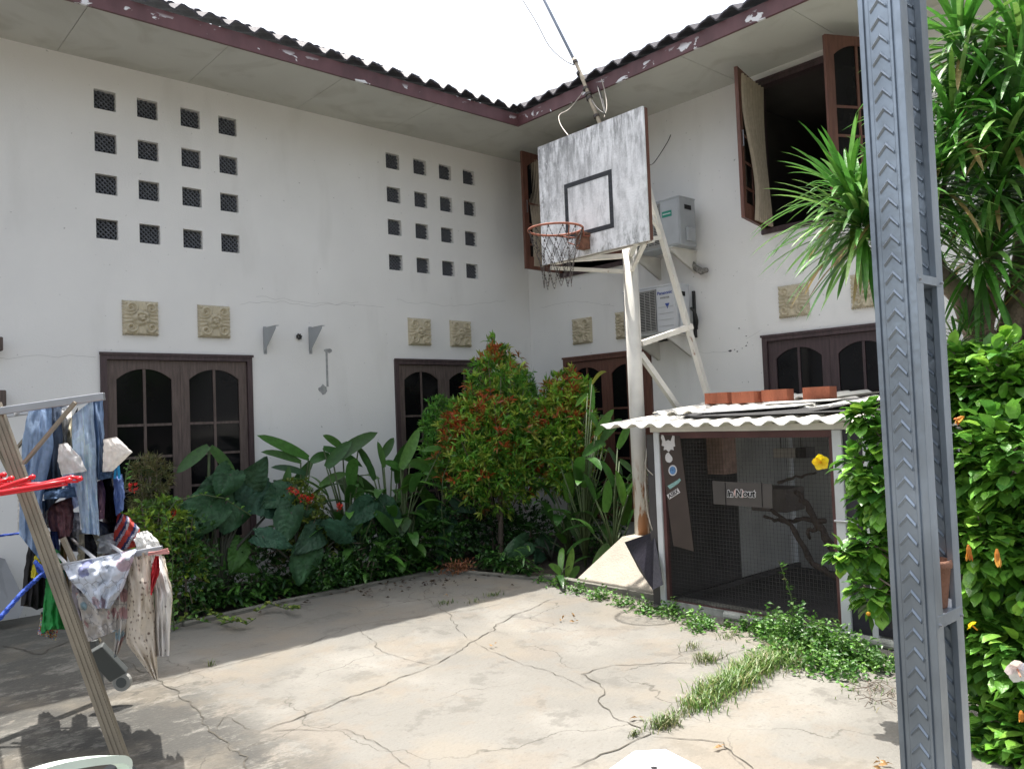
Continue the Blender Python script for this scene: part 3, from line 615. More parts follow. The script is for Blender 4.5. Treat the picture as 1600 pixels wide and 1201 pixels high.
# ================= CAGE
cage = thing('animal_cage', 'tall wire mesh animal cage with white posts under a corrugated roof', 'cage', (-1.4, -4.8, 0))
CX = -2.4; CY0, CY1, CY2 = -4.04, -5.58, -6.9; CH = 1.41; BK = -.35
M_pvc = mat('white_post', (.62, .64, .66), .45, .08, 8); M_red = mat('dark_red_frame', (.10, .042, .04), .5, .2, 8); M_dk = mat('dark_panel', (.06, .056, .056), .7, .3, 4); M_mesh = mat('wire_mesh', (.06, .056, .054), .5, .1, 30, metal=.5)
M_fc = mat('grey_sheet', (.36, .36, .35), .8, .15, 3, .1); M_rf = mat('roof_sheet', (.74, .72, .66), .7, .06, 6, .15); M_sheet = mat('loose_sheet', (.64, .63, .60), .7, .15, 5, .2); M_bitu = mat('black_felt', (.03, .03, .032), .8, .3, 8, .3)
for y, w, x in [(CY0, .055, CX), (CY1, .07, CX), (CY1-.19, .045, CX), (CY2, .06, CX), (CY0, .05, BK), (CY1, .05, BK), (CY2, .05, BK)]:
    b = MB(); b.box((x-w/2, y-w/2, 0), (x+w/2, y+w/2, CH if x == CX else CH+.18)); build('post', b, M_pvc, cage, bevel=.008)
b = MB(); b.box((CX-.025, CY0+.06, CH+.001), (CX+.03, CY2-.05, CH+.05)); build('top_beam', b, M_cream, cage, bevel=.004); b = MB(); b.box((BK-.025, CY0+.06, CH+.181), (BK+.03, CY2-.05, CH+.23)); build('top_beam', b, M_cream, cage, bevel=.004)
b = MB(); b.box((CX-.012, CY0-.030, CH-.05), (CX+.02, CY1+.037, CH-.002)); b.box((CX-.012, CY0-.03, .02), (CX+.02, CY0-.06, CH-.052)); b.box((CX-.012, CY1+.037, .02), (CX+.02, CY1+.065, CH-.052)); b.box((CX-.01, CY0-.062, .02), (CX+.018, CY1+.067, .06)); build('door_frame', b, M_red, cage)
b = MB(); b.box((CX-.02, CY0, 0), (CX+.02, CY2, .055)); b.tube([(CX-.05, CY0-.6, .03), (CX-.05, CY2-.5, .03)], .03, 10); build('bottom_rail', b, mat('weathered_rail', (.33, .34, .31), .8, .3, 12, .3), cage)
def mesh(y0, y1, z0, z1, x, sp=.0285, w=.0008):
    b = MB(); k = int(abs(y1-y0)/sp)
    for i in range(k+1): y = y0+(y1-y0)*i/k; b.box((x-w, y-w, z0), (x+w, y+w, z1))
    k = int((z1-z0)/sp)
    for i in range(k+1): z = z0+(z1-z0)*i/k; b.box((x+w*1.2, y0, z-w), (x+w*3.2, y1, z+w))
    return b
build('wire_mesh', mesh(CY0-.06, CY1+.065, .06, CH-.05, CX), M_mesh, cage)
build('wire_mesh', mesh(CY1-.22, CY2+.03, .13, CH-.05, CX), M_mesh, cage)
b = MB(); b.box((CX-.02, CY1-.21, .07), (CX+.02, CY2+.02, .125)); b.box((CX-.015, CY1-.035, .0), (CX+.02, CY1-.165, CH)); build('side_frame', b, M_blk, cage)
b = MB(); b.box((-1.25, CY0+.022, .0), (BK-.03, CY0+.035, CH+.05)); build('grey_panel', b, M_fc, cage); b = MB(); b.box((CX+.03, CY0+.021, .0), (-1.25, CY0+.036, CH)); b.box((CX+.0, CY0+.03, .0), (CX+.03, CY0+.12, CH-.02)); build('side_panel', b, M_dk, cage)
b = MB(); b.box((BK+.03, CY0, .0), (BK+.045, -4.75, CH+.17)); build('rear_panel', b, M_fc, cage); b = MB(); b.box((CX+.05, -4.06, .02), (BK, -4.10, .06)); build('floor_rail', b, M_dk, cage)
build('wire_mesh', mesh(-4.8, CY2+.03, .05, CH+.15, BK, .05), M_mesh, cage); b = MB(); b.box((BK+.03, -4.79, .0), (BK+.045, -6.3, CH+.1)); build('grey_panel', b, M_fc, cage)
b = MB(); b.box((CX+.03, CY0, .0), (BK-.03, CY2, .02)); build('floor_panel', b, M_dk, cage)
# corrugated sheets: front edge low, back edge high, several short lengths
def corr(y0, y1, xa, za, xb, zb, m, name, ph=0, amp=.021, per=.178, par=cage, sk=0, th=.008):
    b = MB(); n = int(abs(y1-y0)/per*10); vs = []
    for x, z, dy in ((xa, za, 0), (xb, zb, sk)):
        for lay in (0, th):
            for i in range(n+1): y = y0+(y1-y0)*i/n+dy; p = ((y/per+ph) % 1); h = amp*(4*abs(p-.5)-1); h = max(-amp*.75, min(amp*.75, h*1.3)); vs.append((x, y, z+h-lay))
    m_ = n+1; fs = []
    for i in range(n): fs += [(i, 2*m_+i, 2*m_+i+1, i+1), (m_+i, m_+i+1, 3*m_+i+1, 3*m_+i), (i, i+1, m_+i+1, m_+i), (2*m_+i, 3*m_+i, 3*m_+i+1, 2*m_+i+1)]
    b.add(vs, fs); return build(name, b, m, par)
def RZ(x): return 1.485+(x-CX-.0)*.085
corr(-3.56, -6.25, CX-.16, RZ(CX-.16), CX+.62, RZ(CX+.62), M_rf, 'roof_sheet')
corr(-3.60, -6.2, CX+.5, RZ(CX+.5)+.035, CX+1.35, RZ(CX+1.35)+.03, M_rf, 'roof_sheet', .4)
corr(-3.62, -4.95, CX+1.2, RZ(CX+1.2)+.06, BK+.02, RZ(BK+.02)+.03, M_rf, 'roof_sheet', .1)
def plate(name, label, pts, m, th=.008):
    b = MB(); b.prism([(i, 0) for i in range(len(pts))], lambda i, _: V(pts[i]), lambda i, _: V(pts[i])-V((0, 0, th))); return tag(build(name, b, m), label, 'sheet', 'loose sheets on the cage roof')
z = .05
plate('loose_sheet', 'flat pale sheet with a ragged edge lying on the middle of the cage roof', [(CX+.25, -4.25, RZ(CX+.25)+z), (CX+.30, -4.75, RZ(CX+.3)+z+.01), (CX+.42, -5.05, RZ(CX+.42)+z+.012), (CX+.62, -5.10, RZ(CX+.6)+z+.012), (CX+.75, -4.6, RZ(CX+.7)+z+.01), (CX+.6, -4.2, RZ(CX+.6)+z)], M_sheet)
plate('loose_sheet', 'black felt sheet under the pale sheets on the cage roof', [(CX+.10, -4.35, RZ(CX+.1)+.030), (CX+.16, -5.9, RZ(CX+.16)+.034), (CX+.95, -5.95, RZ(CX+.95)+.055), (CX+1.1, -4.9, RZ(CX+1.1)+.052), (CX+.6, -4.3, RZ(CX+.6)+.046), (CX+.32, -4.0, RZ(CX+.32)+.030)], M_bitu, .003)
plate('loose_sheet', 'pale sheet lying below the four bricks on the cage roof', [(CX+.60, -4.65, RZ(CX+.6)+.075), (CX+.66, -5.2, RZ(CX+.66)+.075), (CX+.98, -5.15, RZ(CX+.98)+.058), (CX+1.0, -4.5, RZ(CX+1.0)+.056)], M_sheet)
plate('loose_sheet', 'large curled pale sheet at the right of the cage roof beside the steel post', [(CX+.22, -5.25, RZ(CX+.2)+.065), (CX+.28, -6.1, RZ(CX+.3)+.12), (CX+.9, -6.3, RZ(CX+.9)+.12), (CX+1.0, -5.5, RZ(CX+1.0)+.07)], M_sheet)
M_brick = mat('clay_brick', (.30, .095, .05), .85, .18, 8, .5, stretch=(1, 1, .3), bscale=60)
for i, (x, yy, l) in enumerate([(1124, -1.30, 'leftmost brick of the row, standing nearest the slanting strut'), (1167, -1.36, 'second brick from the left, turned a little on the cage roof'), (1215, -1.32, 'third brick from the left, touching its neighbour'), (1281, -1.28, 'rightmost brick, set apart from the other three')]):
    y = PX(x, 620, yy).y; b = MB(); b.box((-.06, -.12, 0), (.06, .12, .10))
    for k in range(12): b.box((-.0615, -.115+k*.0195, .004), (-.06, -.109+k*.0195, .096))
    o = tag(build('brick', b, M_brick, loc=(yy, y, RZ(yy)+.052), rot=[.04, -.10, .03, .0][i], bevel=.004), 'orange clay brick: '+l, 'brick', 'bricks on the cage roof')
# sticker board and name board on the front of the cage
M_brd = mat('brown_board', (.055, .040, .034), .7, .12, 5)
b = MB(); f = CX-.016
P2 = [(CY0-.035, CH-.055), (CY0-.185, CH-.055), (-4.34, .44), (CY0-.13, .46), (CY0-.075, .7)]
P2 = [(PX(x, y, f).y, PX(x, y, f).z) for x, y in [(1029, 679), (1062, 681), (1084, 861), (1052, 852)]]
b.prism(P2, lambda y, z: (f, y, z), lambda y, z: (f+.006, y, z)); sb = build('sticker_board', b, M_brd, cage)
def flat(name, pts, m, x=f-.001, par=sb): b = MB(); Q = [PX(a, c, f) for a, c in pts]; b.prism([(q.y, q.z) for q in Q], lambda y, z: (x-.001, y, z), lambda y, z: (x+.001, y, z)); return build(name, b, m, par)
M_stk = mat('white_sticker', (.62, .60, .60), .5, .08, 30)
flat('sticker', [(1034, 679), (1037, 680), (1040, 689), (1044, 687), (1048, 689), (1051, 680), (1054, 681), (1054, 690), (1055, 697), (1052, 698), (1053, 703), (1048, 702), (1045, 706), (1041, 702), (1037, 703), (1038, 697), (1034, 696), (1035, 689), (1033, 684)], M_stk)
flat('sticker', [(1045+5.5*math.cos(a)+(1 if 0 < a < 2 else 0), 714.5+8*math.sin(a)) for a in [i*.52 for i in range(12)] if not 5.0 < a < 5.8], M_stk)
fs_ = flat('sticker', [(1051.3+6.6*math.cos(a), 734.5+8.4*math.sin(a)) for a in [i*.393 for i in range(16)]], M_stk)
flat('sticker_print', [(1051.3+4.9*math.cos(a), 734.5+6.4*math.sin(a)) for a in [i*.393 for i in range(16)]], mat('sticker_blue', (.10, .22, .42), .5, .5, 90), f-.0026, fs_)
flat('sticker', [(1043, 759), (1058, 750), (1062, 747), (1064, 750), (1060, 755), (1047, 764)], mat('teal_sticker', (.25, .42, .40), .5, .3, 90))
ks = flat('sticker', [(1042, 773), (1059, 762), (1063, 769), (1046, 780)], M_stk)
O = PX(1052.5, 771, f); ex = (PX(1061, 765.5, f)-PX(1044, 776.5, f)).normalized(); ey = V((0, -ex.z, ex.y)) if ex.y > 0 else V((0, ex.z, -ex.y))
to_text('ASBX', .046, 'lettering', M_black, ks, (f-.003, O.y, O.z), ex, ey, (-1, 0, 0))
nb_f = CX-.02; b = MB(); P2 = [(PX(x, y, nb_f).y, PX(x, y, nb_f).z) for x, y in [(1113, 751), (1206, 756), (1207, 794), (1115, 787)]]; b.prism(P2, lambda y, z: (nb_f, y, z), lambda y, z: (nb_f+.008, y, z)); nbd = build('name_board', b, mat('grey_brown_board', (.075, .066, .062), .6, .12, 6), cage)
b = MB()
for x in (1133, 1190): p = PX(x, 753, nb_f); q = PX(x+1.5, 792, nb_f); b.bar((nb_f-.002, p.y, p.z), (nb_f-.002, q.y, q.z), .006, .003)
build('strap', b, M_black, nbd)
O = PX(1159, 771, nb_f)
f_ = f; f = nb_f
for pts in ([(1147, 766), (1150, 763), (1153, 768), (1152, 778), (1147, 773)], [(1158, 763), (1165, 769), (1161, 778), (1158, 773)]): flat('sticker', pts, mat('pink_print', (.55, .36, .34), .5, .3, 60), nb_f-.002, nbd)
for tx, px in (('in', 1141.5), ('N', 1154.8), ('out', 1171)):
    O = PX(px, 771, nb_f)
    to_text(tx, .074, 'lettering', M_stk, nbd, (nb_f-.0030, O.y, O.z), (0, -1, .0), (0, -.15, 1), (-1, 0, 0), off=.006)
    to_text(tx, .074, 'lettering', M_black, nbd, (nb_f-.0062, O.y, O.z), (0, -1, .0), (0, -.15, 1), (-1, 0, 0))
f = f_
# things inside the cage
def limb(name, label, paths, m, r): 
    b = MB()
    for p, q in zip(paths, r):
        P = [V(x) for x in p]; Q = []
        for a, c in zip(P, P[1:]):
            for k in range(5): Q.append(a.lerp(c, k/5)+V([noise.noise(a*3+V((k, i*7, 0)))*.02 for i in range(3)]))
        Q.append(P[-1]); n = len(Q); b.tube(Q, [q*(1-.45*i/n)*(1+.18*math.sin(i*2.3)) for i in range(n)], 8)
    return tag(build(name, b, m, smooth=True), label, 'branch')
IX = -1.9; M_dbark = mat('dark_bark', (.06, .045, .038), .9, .35, 12, .6, bscale=40)
limb('climbing_branch', 'gnarled dark branch leaning inside the cage for climbing', [[PX(1318, 885, IX), PX(1285, 830, IX), PX(1262, 790, IX), PX(1243, 768, IX+.05)], [PX(1312, 905, IX), PX(1270, 880, IX), PX(1235, 820, IX), PX(1205, 795, IX)], [PX(1288, 814, IX), PX(1250, 812, IX+.05), PX(1222, 814, IX+.1), PX(1193, 806, IX)], [PX(1276, 826, IX), PX(1262, 830, IX-.05), PX(1266, 842, IX)]], M_dbark, [.034, .027, .02, .018])
limb('perch', 'straight thin perch stick fixed across the upper right of the cage', [[PX(1216, 754, IX), PX(1245, 745, IX), PX(1276, 738, IX)]], M_dbark, [.013])
b = MB(); p = PX(1113, 712, -1.7); b.box((p.x, p.y+.11, p.z-.16), (p.x+.2, p.y-.11, p.z+.16)); tag(build('nest_box', b, mat('pale_pink_box', (.40, .27, .23), .8, .2, 20, .3)), 'pinkish nest box hanging in the upper left of the cage', 'nest box')
b = MB(); p = PX(1226, 708, -1.3); b.box((p.x, p.y+.11, p.z-.04), (p.x+.15, p.y-.10, p.z+.04)); b.box((p.x-.0, p.y-.11, p.z-.04), (p.x+.15, p.y-.20, p.z+.05), 1); b.tube([(p.x+.1, p.y+.09, p.z+.04), (p.x+.1, p.y+.09, p.z+.25)], .004, 5, 1); b.tube([(p.x+.1, p.y-.1, p.z+.04), (p.x+.1, p.y-.1, p.z+.25)], .004, 5, 1)
tag(build('feeding_tray', b, [mat('pale_tray', (.42, .40, .38), .7), M_dk]), 'pale tray hung near the top of the cage on two hooks', 'tray')
b = MB(); p = PX(1200, 780, -1.75); b.box((p.x, p.y+.16, p.z-.10), (p.x+.3, p.y-.16, p.z+.09)); tag(build('hide_box', b, mat('hide_box_wood', (.10, .085, .078), .8, .2, 10, .2), bevel=.01), 'grey brown wooden box fixed behind the name board', 'box')
b = MB(); b.box((CX-.035, CY1-.03, .78), (CX-.02, CY1-.16, .81)); b.tube([(CX-.04, CY1-.1, .795), (CX-.04, CY1+.04, .795)], .008, 6); build('latch', b, M_alu, cage)
b = MB()
for (a, c, d, e) in [(1011, 700, 1008, 752), (1008, 752, 1012, 800), (1012, 800, 1022, 835), (1009, 730, 1024, 745)]: b.tube([PX(a, c, -2.38), PX((a+d)/2-1, (c+e)/2, -2.42), PX(d, e, -2.38)], .005, 5)
tag(build('cord', b, M_wc), 'pale string hanging beside the left post of the cage', 'cord')

# ================= LIGHT STEEL POST in front, right
post = thing('steel_post', 'tall galvanised light steel box post with pressed chevrons in the right foreground', 'post', (-6.18, -7.63, 0))
# plan position of the four corners is solved from the verticals seen in the photograph
PXc, PYn, WW, DD = -6.241, -7.595, .0750, .120     # x of the near web, y of its far edge, web width, box depth
def channel(x0, sgn):
    """one rolled C section: web in the plane x = x0, flanges running away to +x * sgn"""
    b = MB(); z0, z1 = 0, 4.2; t = .0012; y0, y1 = PYn, PYn-WW
    prof = [(.034, 0), (.030, .000), (.0, 0), (.0, -.008), (.0035, -.0095), (.0035, -.0115), (.0, -.013), (.0, -.0185), (.0005, -.0195), (.0005, -.053), (.0, -.054), (.0, -.0585), (.0035, -.060), (.0035, -.0625), (.0, -.064), (.0, -.075), (.030, -.075), (.030, -.066)]
    P = [(x0+sgn*a, y0+c) for a, c in prof]; 
    for i in range(len(P)-1):
        a = P[i]; c = P[i+1]; b.add([(*a, z0), (*c, z0), (*c, z1), (*a, z1)], [(0, 1, 2, 3)])
    return b
def chevs(x0, sgn):
    b = MB(); z = .02
    while z < 3.6:
        for s in (-1, 1):      # each arm: a pressed wedge, ridge outward
            yc = PYn-.0365; A = (yc, z+.017); Bq = (yc+s*.0145, z)
            dz = .0055; o = -.0030*sgn
            vs = [(x0, A[0], A[1]+dz), (x0, A[0], A[1]-dz), (x0+o, A[0], A[1]), (x0, Bq[0], Bq[1]+dz*.8), (x0, Bq[0], Bq[1]-dz*.8), (x0+o, Bq[0], Bq[1])]
            b.add(vs, [(0, 2, 5, 3), (2, 1, 4, 5), (3, 5, 4)])
        z += .0335
    return b
ca = build('front_channel', channel(PXc, 1), M_steel, post, solid=.0012); build('pressed_chevrons', chevs(PXc-.0008, 1), M_steel, ca)
cb = build('rear_channel', channel(PXc+DD, -1), M_steel, post, solid=.0012); build('pressed_chevrons', chevs(PXc+DD-.0018, 1), M_steel, cb)
ye = PYn-WW
for zz, hh in ((1.204, .022), (1.806, .016)): b = MB(); b.box((PXc+.006, ye-.0016, zz-hh), (PXc+DD-.006, PYn-.01, zz)); build('spacer', b, M_steel, post, bevel=.001)
for zz in (1.188, 1.797):
    for xx in (PXc+.012, PXc+DD-.012):
        b = MB(); b.tube([(xx, ye-.001, zz), (xx, ye-.0028, zz)], .0042, 6); b.tube([(xx, ye-.0025, zz), (xx, ye-.0055, zz)], .0024, 6); build('screw', b, M_alu, post)
b = MB(); pc = (PXc+.078, ye+.032, 1.2042); b.lathe(pc, [(0, 0), (.021, 0), (.022, .004), (.0305, .072), (.033, .072), (.034, .079), (.033, .086), (.030, .086), (.029, .078), (.019, .006), (0, .006)], 24)
tag(build('flower_pot', b, mat('terracotta', (.23, .115, .075), .85, .2, 30, .3), smooth=True), 'small terracotta pot standing inside the steel post', 'pot')
b = MB(); b.lathe((PXc+.09, ye+.012, 1.2042), [(0, .0), (.006, 0), (.006, .014), (0, .016)], 8); tag(build('paper_scrap', b, M_white), 'white scrap beside the terracotta pot in the steel post', 'scrap')

# ================= CLOTHES RACK, left foreground
vd = V((.125, .992, 0)); RD = 1.22
rack = thing('drying_rack', 'folding aluminium drying rack on wheels loaded with washing', 'drying rack', (-6.6, -3.9, 0))
M_tan = mat('worn_anodised_aluminium', (.30, .265, .21), .5, .12, 9, metal=.5)
def rib_bar(b, p, q, w, h, up):
    b.bar(p, q, w, h, up); d = (V(q)-V(p)).normalized(); a = d.cross(V(up)).normalized(); nn = a.cross(d)
    for k in (-1, 0, 1): b.bar(V(p)+a*k*w*.31+nn*h*.55, V(q)+a*k*w*.31+nn*h*.55, w*.2, h*.25, up)
    for k in (-1, 0, 1): b.bar(V(p)+a*k*w*.31-nn*h*.55, V(q)+a*k*w*.31-nn*h*.55, w*.2, h*.25, up)
upv = -_f
L0, L1 = D(-10, 632, 3.70), D(209, 1246, 3.62)
for k in (0, 1):
    b = MB(); rib_bar(b, L0+vd*RD*k, (L1 if k == 0 else D(150, 1010, 4.9))+V((0, 0, .02)), .066, .02, upv); build('leg', b, M_tan, rack)
    b = MB(); Lx = L0+(L1-L0)*-0.0; b.bar(L0+vd*RD*k, V((L0.x-.75, L0.y+.3, .02))+vd*RD*k, .05, .02, upv); build('leg', b, M_tan, rack)
    b = MB(); b.bar(D(-12, 644, 3.68)+vd*RD*k, D(163, 619, 3.68)+vd*RD*k, .022, .034, (0, 0, 1)); build('top_bar', b, M_alu, rack, bevel=.003)
    b = MB(); b.bar(D(118, 628, 3.66)+vd*RD*k, D(37, 724, 3.66)+vd*RD*k, .012, .026, upv); build('brace', b, M_tan, rack)
    b = MB(); b.bar(D(92, 886, 3.70)+vd*RD*k, D(254, 857, 3.70)+vd*RD*k, .02, .03, (0, 0, 1)); build('shelf_bar', b, M_alu, rack, bevel=.003)
    b = MB(); b.bar(D(98, 840, 3.73)+vd*RD*k, D(128, 905, 3.73)+vd*RD*k, .02, .02, upv); build('brace', b, M_tan, rack)
for i, (x, y) in enumerate([(12, 640), (50, 636), (88, 631), (122, 627), (155, 622)]):
    b = MB(); p = D(x, y, 3.68); b.tube([p, p+vd*RD], .007, 8); build('rod', b, M_white, rack)
for i, (x, y) in enumerate([(105, 882), (150, 874), (195, 866), (240, 859)]):
    b = MB(); p = D(x, y, 3.70); b.tube([p, p+vd*RD], .008, 8); build('rod', b, M_white, rack)
M_foot2 = mat('grey_plastic', (.10, .11, .11), .5, .1)
for (c, dd) in ((D(166, 1037, 4.72), .9), (L1+V((-.02, .02, .06)), .9)):
    b = MB(); b.bar(c+V((-.06, 0, .10)), c+V((.07, 0, -.08)), .11, .05, upv); ft = build('foot', b, M_foot2, rack, bevel=.006)
    w = c+V((.08, -.02, -.115)); b = MB(); b.tube([w-upv*.014, w+upv*.014], .052, 20); b.tube([w-upv*.018, w+upv*.018], .03, 14, 1); build('caster_wheel', b, [mat('pale_tyre', (.33, .33, .31), .6), M_foot2], ft)
b = MB(); b.bar(D(147, 1000, 4.85), D(158, 1085, 4.85), .035, .035, upv); build('foot_post', b, M_foot2, rack)
# washing. each piece hangs as a folded volume: front and back layers with their own folds
def cloth(name, label, Lp, Rp, d, m, col=None, th=.42, fold=.018, nf=5, rows=22, cols=30, cat='clothes', seed=0, taper=.5, hem=0, rip=0):
    r = random.Random(seed+int(Lp[0][0])); b = MB(); vs = []
    def ip(P, t):
        k = min(int(t*(len(P)-1)), len(P)-2); q = t*(len(P)-1)-k; return (P[k][0]*(1-q)+P[k+1][0]*q, P[k][1]*(1-q)+P[k+1][1]*q)
    ph = r.uniform(0, 6); N = cols*2; d += th/2-.03
    for j in range(rows+1):
        t = j/rows; a = ip(Lp, t); c = ip(Rp, t)
        for i in range(N):
            s = i/cols if i <= cols else (N-i)/cols; back = i > cols
            x = a[0]+(c[0]-a[0])*s; y = a[1]+(c[1]-a[1])*s
            if j == rows and hem: y += hem*math.sin(s*9+ph)+hem*.6*math.sin(s*23)
            edge = (.75+.25*math.sin(math.pi*s)) if 0 < s < 1 else .72
            fd = fold*(.25+.75*t)*math.sin((s+.10*noise.noise(V((s*3, t*2.2, seed))))*2*math.pi*nf+ph+1.6*math.sin(t*2.3+ph))*(.7+.6*noise.noise(V((s*2.5, t*3, seed+9))))+fold*1.5*(noise.noise(V((s*5, t*6, seed*3.1)))) + fold*.7*noise.noise(V((s*14, t*15, seed*3.1)))
            off = (th/2)*edge*(.75+.25*min(1, t*4)) * (1 if back else -1)
            x += 1.6*noise.noise(V((s*3+seed, t*9, 2)))*(1 if s in (0, 1) else .4)
            vs.append(tuple(D(x, y, d+fd+off)))
    fs = [(j*N+i, j*N+(i+1) % N, (j+1)*N+(i+1) % N, (j+1)*N+i) for j in range(rows) for i in range(N)]+[tuple(range(N)), tuple(range(rows*N, rows*N+N))[::-1]]
    tn = []
    for j in range(rows):
        for i in range(N):
            s = i/cols if i <= cols else (N-i)/cols; cc = col(s, j/rows, r) if callable(col) else (col or (.5, .5, .5)); tn.append(tuple(cc) if cc[0] == 1 else tuple(min(.8, q*1.35) for q in cc))
    tn += [tn[0], tn[-1]]
    b.add(vs, fs); b.t = tn
    if len(set(tn)) == 1 and tn[0] == (1, 1, 1): b.t = [(1, 1, 1)]*len(fs)
    return tag(build(name, b, m, smooth=True), label, cat)
def denim(base):
    def f(s, t, r):
        k = 1+.35*noise.noise(V((s*3, t*5, base[0]*40)))+.12*noise.noise(V((s*14, t*20, base[0]*40)))+(.25 if .47 < s < .53 else 0); return (base[0]*k, base[1]*k, base[2]*k)
    return f
dj = (.24, .33, .47); dk_ = (.08, .105, .15)
cloth('faded_jeans', 'frayed faded blue jeans folded over the rack at its left end', [(46, 634), (36, 680), (30, 760), (30, 835)], [(80, 632), (84, 700), (66, 780), (66, 880)], 3.95, M_flag, denim(dj), nf=3, seed=1)
cloth('dark_jeans', 'dark grey blue jeans hanging second from the left on the top bar', [(62, 632), (66, 700), (70, 800)], [(96, 630), (98, 690), (96, 775)], 4.05, M_flag, denim(dk_), nf=3, seed=2)
cloth('light_jeans', 'long pale blue jeans hanging at the right end of the top bar', [(112, 650), (114, 720), (120, 770), (128, 832)], [(145, 624), (150, 700), (152, 770), (156, 836)], 3.9, M_flag, denim((.36, .45, .56)), nf=4, seed=3)
cloth('blue_jeans', 'mid blue jeans leg with seams hanging beside the pale blue jeans', [(140, 624), (146, 700), (148, 745)], [(161, 624), (163, 690), (160, 750)], 3.97, M_flag, denim((.15, .22, .34)), nf=3, seed=4)
cloth('cream_jeans', 'cream strip of cloth with a dark edge behind the pale blue jeans', [(106, 662), (104, 690), (106, 712)], [(122, 636), (118, 680), (116, 705)], 4.3, M_flag, lambda s, t, r: (.48, .44, .33) if s < .6 else (.05, .05, .06), nf=2, seed=5)
cloth('white_pocket_cloth', 'white pocket lining sticking out to a point left of the pale blue jeans', [(92, 694), (90, 720), (96, 742)], [(104, 691), (126, 714), (136, 736)], 3.85, M_flag, (.55, .54, .53), nf=2, fold=.006, seed=6, th=.16)
cloth('white_hood', 'white pointed cloth with small dark print right of the pale blue jeans', [(162, 686), (161, 710), (160, 737)], [(182, 682), (207, 706), (176, 736)], 3.9, M_flag, (.58, .56, .53), nf=2, fold=.006, seed=7, th=.16)
cloth('waistband', 'blue denim waistband hanging under the white pointed cloth', [(152, 737), (152, 750)], [(176, 735), (176, 746)], 3.92, M_flag, denim((.06, .11, .2)), nf=2, seed=8, rows=6)
cloth('waistband', 'blue denim waistband hanging behind the red hangers', [(68, 768), (68, 780)], [(116, 760), (120, 776)], 3.92, M_flag, denim((.06, .11, .2)), nf=2, seed=9, rows=6)
cloth('pink_shirt', 'dusty pink shirt hanging below the red hangers', [(72, 790), (76, 815), (82, 848)], [(112, 776), (116, 805), (112, 832)], 4.15, M_flag, denim((.38, .21, .23)), nf=4, seed=10, hem=3)
cloth('small_pink_shirt', 'narrow pink shirt between the jeans and the black shirt', [(151, 752), (151, 785), (153, 812)], [(160, 748), (165, 770), (163, 810)], 4.1, M_flag, denim((.42, .25, .32)), nf=2, seed=11)
cloth('black_shirt', 'black shirt hanging behind the small blue towel', [(160, 750), (164, 790), (164, 818)], [(178, 738), (182, 780), (188, 815)], 4.25, M_flag, (.012, .012, .015), nf=3, seed=12)
cloth('blue_towel', 'small plain blue towel held by a blue peg', [(177, 744), (178, 780), (181, 806)], [(191, 740), (195, 770), (193, 796)], 4.0, M_flag, (.11, .17, .36), nf=2, seed=13, cat='towel')
cloth('striped_shirt', 'red and navy striped shirt draped over the shelf rods', [(185, 800), (178, 830), (176, 862)], [(200, 806), (218, 825), (222, 852)], 4.1, M_flag, lambda s, t, r: (.42, .06, .045) if math.sin((s+t)*13) > 0 else ((.03, .045, .12) if math.sin((s+t)*26) > 0 else (.38, .4, .45)), nf=3, seed=14)
cloth('white_towel', 'white towel bunched over the end of the shelf rods', [(214, 832), (210, 845), (216, 862)], [(230, 828), (248, 845), (252, 860)], 3.85, M_flag, (.62, .61, .58), nf=4, seed=15, cat='towel')
cloth('dark_trousers', 'black and cream trousers hanging between the shelf rods', [(124, 834), (122, 860), (120, 880)], [(152, 834), (162, 850), (164, 866)], 4.15, M_flag, lambda s, t, r: (.50, .47, .38) if s < .25 or s > .72 else (.015, .015, .02), nf=3, seed=16)
cloth('navy_shorts', 'navy blue shorts hanging above the striped shirt', [(152, 812), (154, 840), (158, 862)], [(164, 816), (185, 815), (190, 850)], 4.35, M_flag, (.025, .035, .07), nf=3, seed=17)
cloth('black_trousers', 'black trousers hanging behind the leg at the left of the rack', [(46, 840), (38, 890), (32, 945)], [(72, 815), (78, 880), (74, 950)], 4.25, M_flag, (.012, .012, .014), nf=4, seed=18, hem=3)
cloth('green_shirt', 'bright green shirt hanging low beside the rack leg', [(72, 900), (68, 945), (64, 985)], [(98, 890), (102, 935), (106, 978)], 4.15, M_flag, denim((.03, .27, .07)), nf=4, seed=19, hem=3)
cloth('yellow_cloth', 'yellow cloth tied above the blue rope knot', [(54, 868), (50, 885), (48, 902)], [(70, 858), (66, 880), (62, 905)], 4.1, M_flag, (.55, .48, .03), nf=2, seed=20)
cloth('navy_towel', 'navy blue cloth ending in green behind the rack leg', [(78, 830), (80, 855), (86, 888)], [(90, 830), (94, 860), (96, 886)], 4.05, M_flag, lambda s, t, r: (.03, .05, .16) if t < .5 else (.10, .40, .16), nf=2, seed=21)
cloth('brown_cloth', 'tan cloth hanging in the shade behind the lower rods', [(94, 846), (92, 880), (96, 925)], [(102, 846), (106, 880), (106, 925)], 4.2, M_flag, (.30, .20, .09), nf=2, seed=22)
cloth('patterned_shirt', 'colourful patterned hem showing under the green shirt', [(64, 955), (62, 975), (58, 990)], [(76, 960), (90, 985), (88, 1000)], 4.3, M_flag, lambda s, t, r: r.choice([(.5, .42, .1), (.5, .5, .45), (.1, .2, .4), (.45, .08, .05)]), nf=3, seed=23)
cloth('white_sleeve', 'white sleeve hanging at the far left of the rack', [(28, 780), (27, 810), (28, 832)], [(42, 790), (44, 815), (44, 838)], 4.3, M_flag, (.5, .49, .47), nf=2, seed=24)
